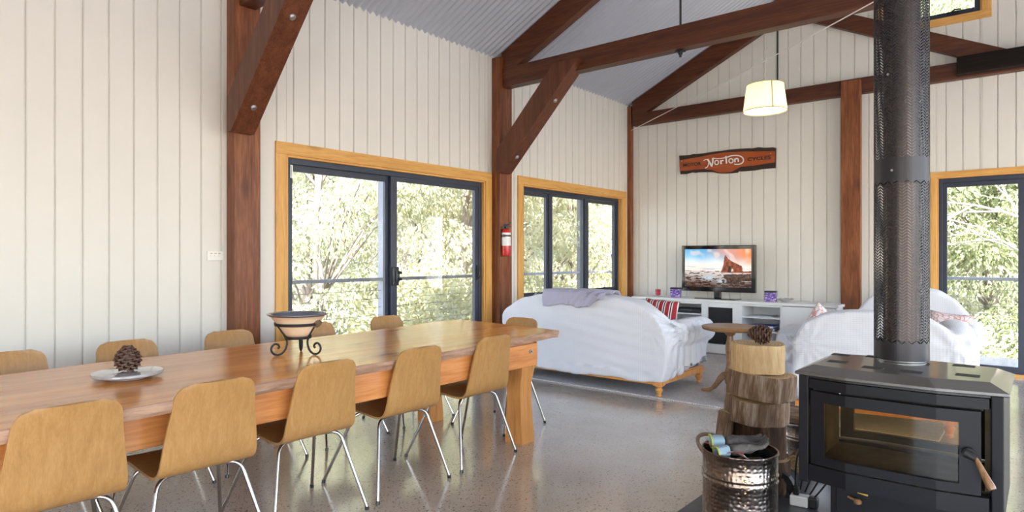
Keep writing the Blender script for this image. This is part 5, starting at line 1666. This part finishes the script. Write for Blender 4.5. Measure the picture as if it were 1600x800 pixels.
# ================================================================== OUTSIDE
deckm = wood('weathered_deck_boards', (.30, .27, .25), (.42, .39, .37), (.52, .49, .47), 'y', 1.0, .6)
def deck(name, x0, x1, y0, y1, axis):
    mb = MB()
    if axis == 'y':
        n = int((x1 - x0) / .095)
        for k in range(n): mb.box(x0 + k * .095, x0 + k * .095 + .088, y0, y1, -.06, -.035, .002)
    else:
        n = int((y1 - y0) / .095)
        for k in range(n): mb.box(x0, x1, y0 + k * .095, y0 + k * .095 + .088, -.06, -.035, .002)
    return struct(mb.build(name, deckm))
deck('deck_left', -6.62, -4.97, -3.5, 8.70, 'y')
deck('deck_back', -6.62, 5.0, 8.72, 10.42, 'x')
railm = mat('grey_rail_timber', (.24, .25, .29), .5, noise_amt=.15, noise_scale=10)
wirem = mat('rail_wire', (.30, .30, .31), .4, metal=.6)
def railing(label, a, b, posts, axis):
    t = thing('deck_railing', label, 'railing', (0, 0, 0))
    def bx(mb, p0, p1, w, z0, z1):
        if axis == 'y': mb.box(-6.5 - w / 2, -6.5 + w / 2, p0, p1, z0, z1, .003)
        else: mb.box(p0, p1, 10.28 - w / 2, 10.28 + w / 2, z0, z1, .003)
    mb = MB(); bx(mb, a, b, .10, .955, .995); mb.build('top_rail', railm, t)
    for k in range(8):
        z = .10 + .105 * k
        mb = MB()
        mb.tube([(-6.5, a, z), (-6.5, b, z)] if axis == 'y' else [(a, 10.28, z), (b, 10.28, z)], .0035, 6)
        mb.build('wire', wirem, t)
    for p in posts:
        mb = MB(); bx(mb, p - .055, p + .055, .11, -.06, 2.70)
        mb.build('post', railm, t)
    return t
railing('deck railing with posts outside the sliding door and window', -3.4, 10.2, (.70, 5.24, 9.77), 'y')
railing('deck railing beyond the glazed back door', -6.4, 5.0, (-4.4, 1.6), 'x')

mb = MB(); mb.prism([(-5.60, 3.13), (-6.95, 2.80), (-6.95, 2.76), (-5.60, 3.09)], -3.75, 10.6, 'y')  # roof out of view, added to keep sun off the deck and posts
struct(mb.build('unseen_shade_roof', M['corr']))
mb = MB(); mb.box(-6.56, -6.44, -3.6, 10.4, 2.70, 2.86); struct(mb.build('unseen_roof_beam', railm))  # unseen beam added under the shade roof
def ground():
    V, Fc = [], []
    nx, ny = 60, 60
    for i in range(nx + 1):
        for j in range(ny + 1):
            x = -60 + 120 * i / nx; y = -40 + 110 * j / ny
            d = max(0, -x - 7, y - 11)
            z = -1.1 - .28 * min(d, 8) + .34 * max(0, d - 14) + 1.2 * noise.noise(Vector((x * .07, y * .07, 1))) * (1 if d > 1 else .1)
            if d <= 0: z = -1.0
            V.append((x, y, z))
    for i in range(nx):
        for j in range(ny):
            a = i * (ny + 1) + j; Fc.append((a, a + ny + 1, a + ny + 2, a + 1))
    return struct(obj('ground', mesh_from(V, Fc, 'ground', True), mat('dry_pale_hillside', (.33, .32, .29), .95, spec=.1, noise_amt=.35, noise_scale=1.2)))
GR = ground()
def ground_z(x, y):
    d = max(0, -x - 7, y - 11)
    return -1.1 - .28 * min(d, 8) + .34 * max(0, d - 14) - .5

def leaf_mat(name, a, b, tr=.45):
    m, nt, bs, N, Lk = new_mat(name)
    N.remove(bs); out = [n for n in N if n.type == 'OUTPUT_MATERIAL'][0]
    ge = N.new('ShaderNodeNewGeometry')
    cr = N.new('ShaderNodeValToRGB'); cr.color_ramp.elements[0].color = (*a, 1); cr.color_ramp.elements[1].color = (*b, 1)
    Lk.new(ge.outputs['Random Per Island'], cr.inputs['Fac'])
    d = N.new('ShaderNodeBsdfDiffuse'); t = N.new('ShaderNodeBsdfTranslucent'); g = N.new('ShaderNodeBsdfGlossy'); g.inputs['Roughness'].default_value = .45
    Lk.new(cr.outputs['Color'], d.inputs['Color']); Lk.new(cr.outputs['Color'], t.inputs['Color'])
    mx = N.new('ShaderNodeMixShader'); mx.inputs['Fac'].default_value = tr
    Lk.new(d.outputs[0], mx.inputs[1]); Lk.new(t.outputs[0], mx.inputs[2])
    m2 = N.new('ShaderNodeMixShader'); m2.inputs['Fac'].default_value = .07
    Lk.new(mx.outputs[0], m2.inputs[1]); Lk.new(g.outputs[0], m2.inputs[2])
    Lk.new(m2.outputs[0], out.inputs['Surface'])
    return m
LEAF = [leaf_mat('pale_gum_leaf', (.45, .445, .24), (.74, .72, .52)), leaf_mat('grey_green_leaf', (.33, .345, .20), (.66, .655, .46)), leaf_mat('deep_green_leaf', (.17, .21, .09), (.50, .52, .29))]
gumbark = wood('smooth_gum_bark', (.10, .08, .065), (.22, .18, .15), (.36, .31, .27), 'z', .6, .8, stretch=4)

def tree_proto(seed, h, cr_, z0, nclump, nleaf, ls=.17):
    rnd = random.Random(seed)
    # trunk and boughs
    mb = MB()
    lean = Vector((rnd.uniform(-.6, .6), rnd.uniform(-.6, .6), 0))
    tp = [Vector((0, 0, 0)) + lean * (k / 8) ** 1.5 + Vector((rnd.uniform(-.1, .1), rnd.uniform(-.1, .1), h * .82 * k / 8)) for k in range(9)]
    mb.tube(tp, [.12 * (1 - .85 * k / 8) + .01 for k in range(9)], 8)
    cl = []
    for i in range(nclump):
        a = rnd.uniform(0, 2 * PI); u = rnd.uniform(0, 1)
        z = z0 + (h - z0) * u
        rad = cr_ * (math.sin(PI * (0.12 + .80 * u)) ** .6) * math.sqrt(rnd.uniform(.12, 1))
        c = Vector((rad * math.cos(a), rad * math.sin(a), z)) + lean * (z / h)
        cl.append((c, rnd.uniform(.45, .85)))
        k = min(8, max(1, int(8 * max(.1, (z - .9 - rad * .35)) / (h * .82))))
        p0 = tp[k]; mid = p0.lerp(c, .5) + Vector((0, 0, .25))
        if i % 2 == 0: mb.tube([p0, mid, c], [.032, .022, .008], 5)
    V, Fc = [], []
    for i in range(nleaf):
        c, r = cl[rnd.randrange(nclump)]
        while True:
            q = Vector((rnd.uniform(-1, 1), rnd.uniform(-1, 1), rnd.uniform(-1, 1)))
            if .15 < q.length < 1: break
        q = q * (q.length ** -.35)
        p = c + Vector((q.x * r, q.y * r, q.z * r * .72))
        # drooping leaf: axis mostly down and outward
        ax = (Vector((q.x * .7, q.y * .7, -1.0 + .6 * q.z)) + Vector((rnd.uniform(-.7, .7), rnd.uniform(-.7, .7), rnd.uniform(-.4, .6)))).normalized()
        sd = ax.cross(Vector((rnd.uniform(-1, 1), rnd.uniform(-1, 1), rnd.uniform(-.6, .6)))).normalized()
        L0 = ls * rnd.uniform(.7, 1.35); W = L0 * rnd.uniform(.16, .26)
        b = len(V)
        nrm = ax.cross(sd) * L0 * .08
        V.extend([p, p + ax * L0 * .45 + sd * W + nrm, p + ax * L0, p + ax * L0 * .45 - sd * W + nrm])
        Fc.append((b, b + 1, b + 2, b + 3))
    bmt = mb
    bmesh.ops.recalc_face_normals(bmt.bm, faces=bmt.bm.faces[:])
    tm = bpy.data.meshes.new('trunk'); bmt.bm.to_mesh(tm); bmt.bm.free()
    tm.materials.append(gumbark)
    lm = mesh_from(V, Fc, 'foliage')
    return tm, lm
PROT = [tree_proto(11, 10.5, 2.5, 1.2, 74, 44000, .10), tree_proto(23, 11.5, 2.2, 2.0, 68, 42000, .10), tree_proto(37, 9.5, 2.7, .8, 70, 44000, .10)]
LM = {}
def tree(p, leafk, x, y, s, rz, label, group=None, zoff=0):
    t = thing('gum_tree', label, 'tree', (x, y, ground_z(x, y) + zoff), rz, group)
    t.scale = (s, s, s)
    tm, lm = PROT[p]
    key = (p, leafk)
    if key not in LM:
        m = lm.copy(); m.materials.clear(); m.materials.append(LEAF[leafk]); LM[key] = m
    o = bpy.data.objects.new('trunk', tm); COL.objects.link(o); o.parent = t
    o = bpy.data.objects.new('foliage', LM[key]); COL.objects.link(o); o.parent = t
    return t
tree(0, 1, -10.0, 6.6, .92, .3, 'pale gum tree seen through the left pane of the sliding door')
tree(2, 0, -9.6, 9.7, .95, 1.3, 'pale gum tree seen through the right pane of the sliding door')
tree(0, 0, -9.8, 12.2, .92, 2.5, 'pale gum tree seen through the left pane of the window')
tree(2, 0, -10.2, 15.2, .95, 4.0, 'pale gum tree seen through the middle pane of the window')
tree(1, 1, -9.6, 17.8, .95, 5.1, 'grey-green gum tree seen through the right pane of the window')
for x, y, s, rz, p, k in ((-13.5, 8.5, 1.1, .9, 1, 1), (-13.8, 12.0, 1.15, 2.1, 0, 0), (-14.0, 15.8, 1.1, 3.3, 2, 1), (-14.4, 19.8, 1.15, 4.4, 1, 0), (-14.0, 24.0, 1.1, .2, 0, 1), (-18.5, 11.5, 1.3, 1.9, 2, 2), (-19.0, 17.5, 1.3, 2.8, 0, 1), (-19.0, 24.0, 1.3, 3.6, 1, 1)):
    tree(p, k, x, y, s, rz, 'tall gum tree in the back rows beyond the left windows', 'gum trees in the back rows on the left', 1.0)
tree(1, 2, -2.6, 15.6, 1.0, .5, 'dark green gum tree left of centre beyond the glazed back door')
tree(2, 2, .9, 15.2, 1.0, 1.9, 'dark green gum tree right of centre beyond the glazed back door')
for x, y, s, rz, p, k in ((-1.0, 19.0, 1.2, 2.7, 0, 1), (3.0, 19.5, 1.25, 3.7, 1, 2), (-5.2, 19.5, 1.2, 5.0, 2, 1), (-1.2, 24.0, 1.45, .8, 0, 1), (2.6, 25.0, 1.4, 1.4, 2, 0), (-6.0, 25.5, 1.4, 3.0, 1, 1)):
    tree(p, k, x, y, s, rz, 'tall gum tree in the back rows beyond the glazed back door', 'gum trees in the back rows behind the house', 1.2)
def scrub(x, y, r, label, k, seed, h=1.5):
    rnd = random.Random(seed)
    t = thing('shrub', label, 'shrub', (x, y, ground_z(x, y)))
    V, Fc = [], []
    for i in range(14000):
        while True:
            q = Vector((rnd.uniform(-1, 1), rnd.uniform(-1, 1), rnd.uniform(-1, 1)))
            if .3 < q.length < 1: break
        q = q * (1 + .28 * noise.noise(q * 2.5 + Vector((seed, 0, 0))))
        p = Vector((q.x * r, q.y * r, h * (q.z + .8)))
        ax = (q + Vector((rnd.uniform(-.8, .8), rnd.uniform(-.8, .8), rnd.uniform(-.8, .5)))).normalized()
        sd = ax.cross(Vector((rnd.uniform(-1, 1), rnd.uniform(-1, 1), rnd.uniform(-1, 1)))).normalized()
        L0 = .12 * rnd.uniform(.7, 1.3); W = L0 * .24; b = len(V)
        V.extend([p, p + ax * L0 * .45 + sd * W, p + ax * L0, p + ax * L0 * .45 - sd * W]); Fc.append((b, b + 1, b + 2, b + 3))
    obj('foliage', mesh_from(V, Fc, 'foliage'), LEAF[k], t)
    mb = MB()
    for i in range(7):
        a = rnd.uniform(0, 2 * PI); d = rnd.uniform(.3, .8)
        mb.tube([(0.1 * math.cos(a), .1 * math.sin(a), -.3), (r * d * .5 * math.cos(a), r * d * .5 * math.sin(a), h * .6), (r * d * math.cos(a), r * d * math.sin(a), h * 1.3)], [.03, .022, .008], 5)
    mb.build('stems', gumbark, t)
scrub(-1.3, 12.6, 1.5, 'bright shrub low beyond the left part of the glazed back door', 1, 5, 1.2)
scrub(.9, 13.0, 1.5, 'dark shrub low beyond the right part of the glazed back door', 2, 6, 1.2)
scrub(-8.6, 8.0, 1.6, 'yellow-green shrub below the railing behind the sliding door', 0, 7, 1.7)
scrub(-8.7, 11.2, 1.6, 'yellow-green shrub below the railing behind the window left pane', 0, 8, 1.7)
scrub(-8.7, 14.4, 1.7, 'yellow-green shrub below the railing behind the window right pane', 0, 9, 1.7)
def bare_tree():
    t = thing('bare_tree', 'bare white branching dead tree beyond the glazed back door', 'tree', (.55, 12.4, ground_z(.55, 12.4)))
    mb = MB(); rnd = random.Random(4)
    pale = mat('bleached_branch', (.55, .47, .42), .8, noise_amt=.2, noise_scale=8)
    def br(p, d, L0, r, depth):
        pts = [p]; q = p.copy(); dd = d.copy()
        for k in range(5):
            dd = (dd + Vector((rnd.uniform(-.22, .22), rnd.uniform(-.2, .2), rnd.uniform(-.22, .2)))).normalized()
            q = q + dd * L0 / 5; pts.append(q.copy())
        mb.tube(pts, [r * (1 - .13 * k) for k in range(6)], 6)
        if depth > 0:
            for k in (2, 3, 4, 5):
                nd = (dd + Vector((rnd.uniform(-.9, .5), rnd.uniform(-.4, .4), rnd.uniform(-.7, .9)))).normalized()
                br(pts[k], nd, L0 * rnd.uniform(.45, .7), r * .5, depth - 1)
    zb = -ground_z(.55, 12.4)
    mb.tube([(0, 0, -.3), (-.02, 0, zb * .6), (.03, 0, zb + .6), (0, 0, zb + 2.2), (.1, 0, zb + 4.0)], [.09, .085, .075, .06, .035], 8)
    br(Vector((0, 0, zb + 1.55)), Vector((-.85, .0, .42)), 1.9, .035, 2)
    br(Vector((0.02, 0, zb + 1.0)), Vector((-.9, .1, .12)), 1.6, .028, 2)
    br(Vector((0, 0, zb + .7)), Vector((.6, .1, .5)), 1.6, .028, 1)
    br(Vector((0, 0, zb + 2.2)), Vector((-.5, .2, .8)), 1.6, .028, 1)
    mb.build('branches', pale, t, smooth=True)
bare_tree()
# ================================================================== LIGHT, SKY, CAMERA
w = bpy.data.worlds.new('World'); SC.world = w; w.use_nodes = True
nt = w.node_tree; bg = nt.nodes['Background']
sky = nt.nodes.new('ShaderNodeTexSky'); sky.sky_type = 'NISHITA'; sky.sun_disc = False
sky.sun_elevation = math.radians(52); sky.sun_rotation = math.radians(135); sky.air_density = 1.0; sky.dust_density = 2.0; sky.ozone_density = 1.0
hs = nt.nodes.new('ShaderNodeHueSaturation'); hs.inputs['Saturation'].default_value = 0.95
nt.links.new(sky.outputs[0], hs.inputs['Color']); nt.links.new(hs.outputs[0], bg.inputs['Color'])
bg.inputs['Strength'].default_value = 1.0
sl = bpy.data.lights.new('sun', 'SUN'); sl.energy = 22.0; sl.angle = math.radians(0.6); sl.color = (1.0, .965, .91)
so = bpy.data.objects.new('sun', sl); COL.objects.link(so)
so.rotation_euler = Vector((-.62, .62, -1.05)).to_track_quat('-Z', 'Y').to_euler()
pl_d = bpy.data.lights.new('lamp_bulb_light', 'POINT'); pl_d.energy = 5; pl_d.color = (1.0, .82, .6); pl_d.shadow_soft_size = .03
plo = bpy.data.objects.new('lamp_bulb_light', pl_d); COL.objects.link(plo); plo.location = (-2.3, 7.0, 2.82 + .24)
cam = bpy.data.cameras.new('camera'); co = bpy.data.objects.new('camera', cam); COL.objects.link(co)
cam.sensor_width = 36; cam.lens = 36 * 998 / 1600; cam.clip_start = .05; cam.clip_end = 300
co.location = (0, 0, 1.27); co.rotation_euler = (PI / 2, 0, math.radians(39.8))
SC.camera = co
vs = SC.view_settings; vs.view_transform = 'Standard'; vs.look = 'None'; vs.gamma = 1; vs.use_curve_mapping = False
vs.exposure = 0.66
SC.cycles.use_denoising = True
try: SC.cycles.denoiser = 'OPENIMAGEDENOISE'
except Exception: pass
SC.cycles.max_bounces = 10; SC.cycles.diffuse_bounces = 5; SC.cycles.transparent_max_bounces = 16
SC.cycles.sample_clamp_indirect = 8
SC.cycles.caustics_reflective = False; SC.cycles.caustics_refractive = False
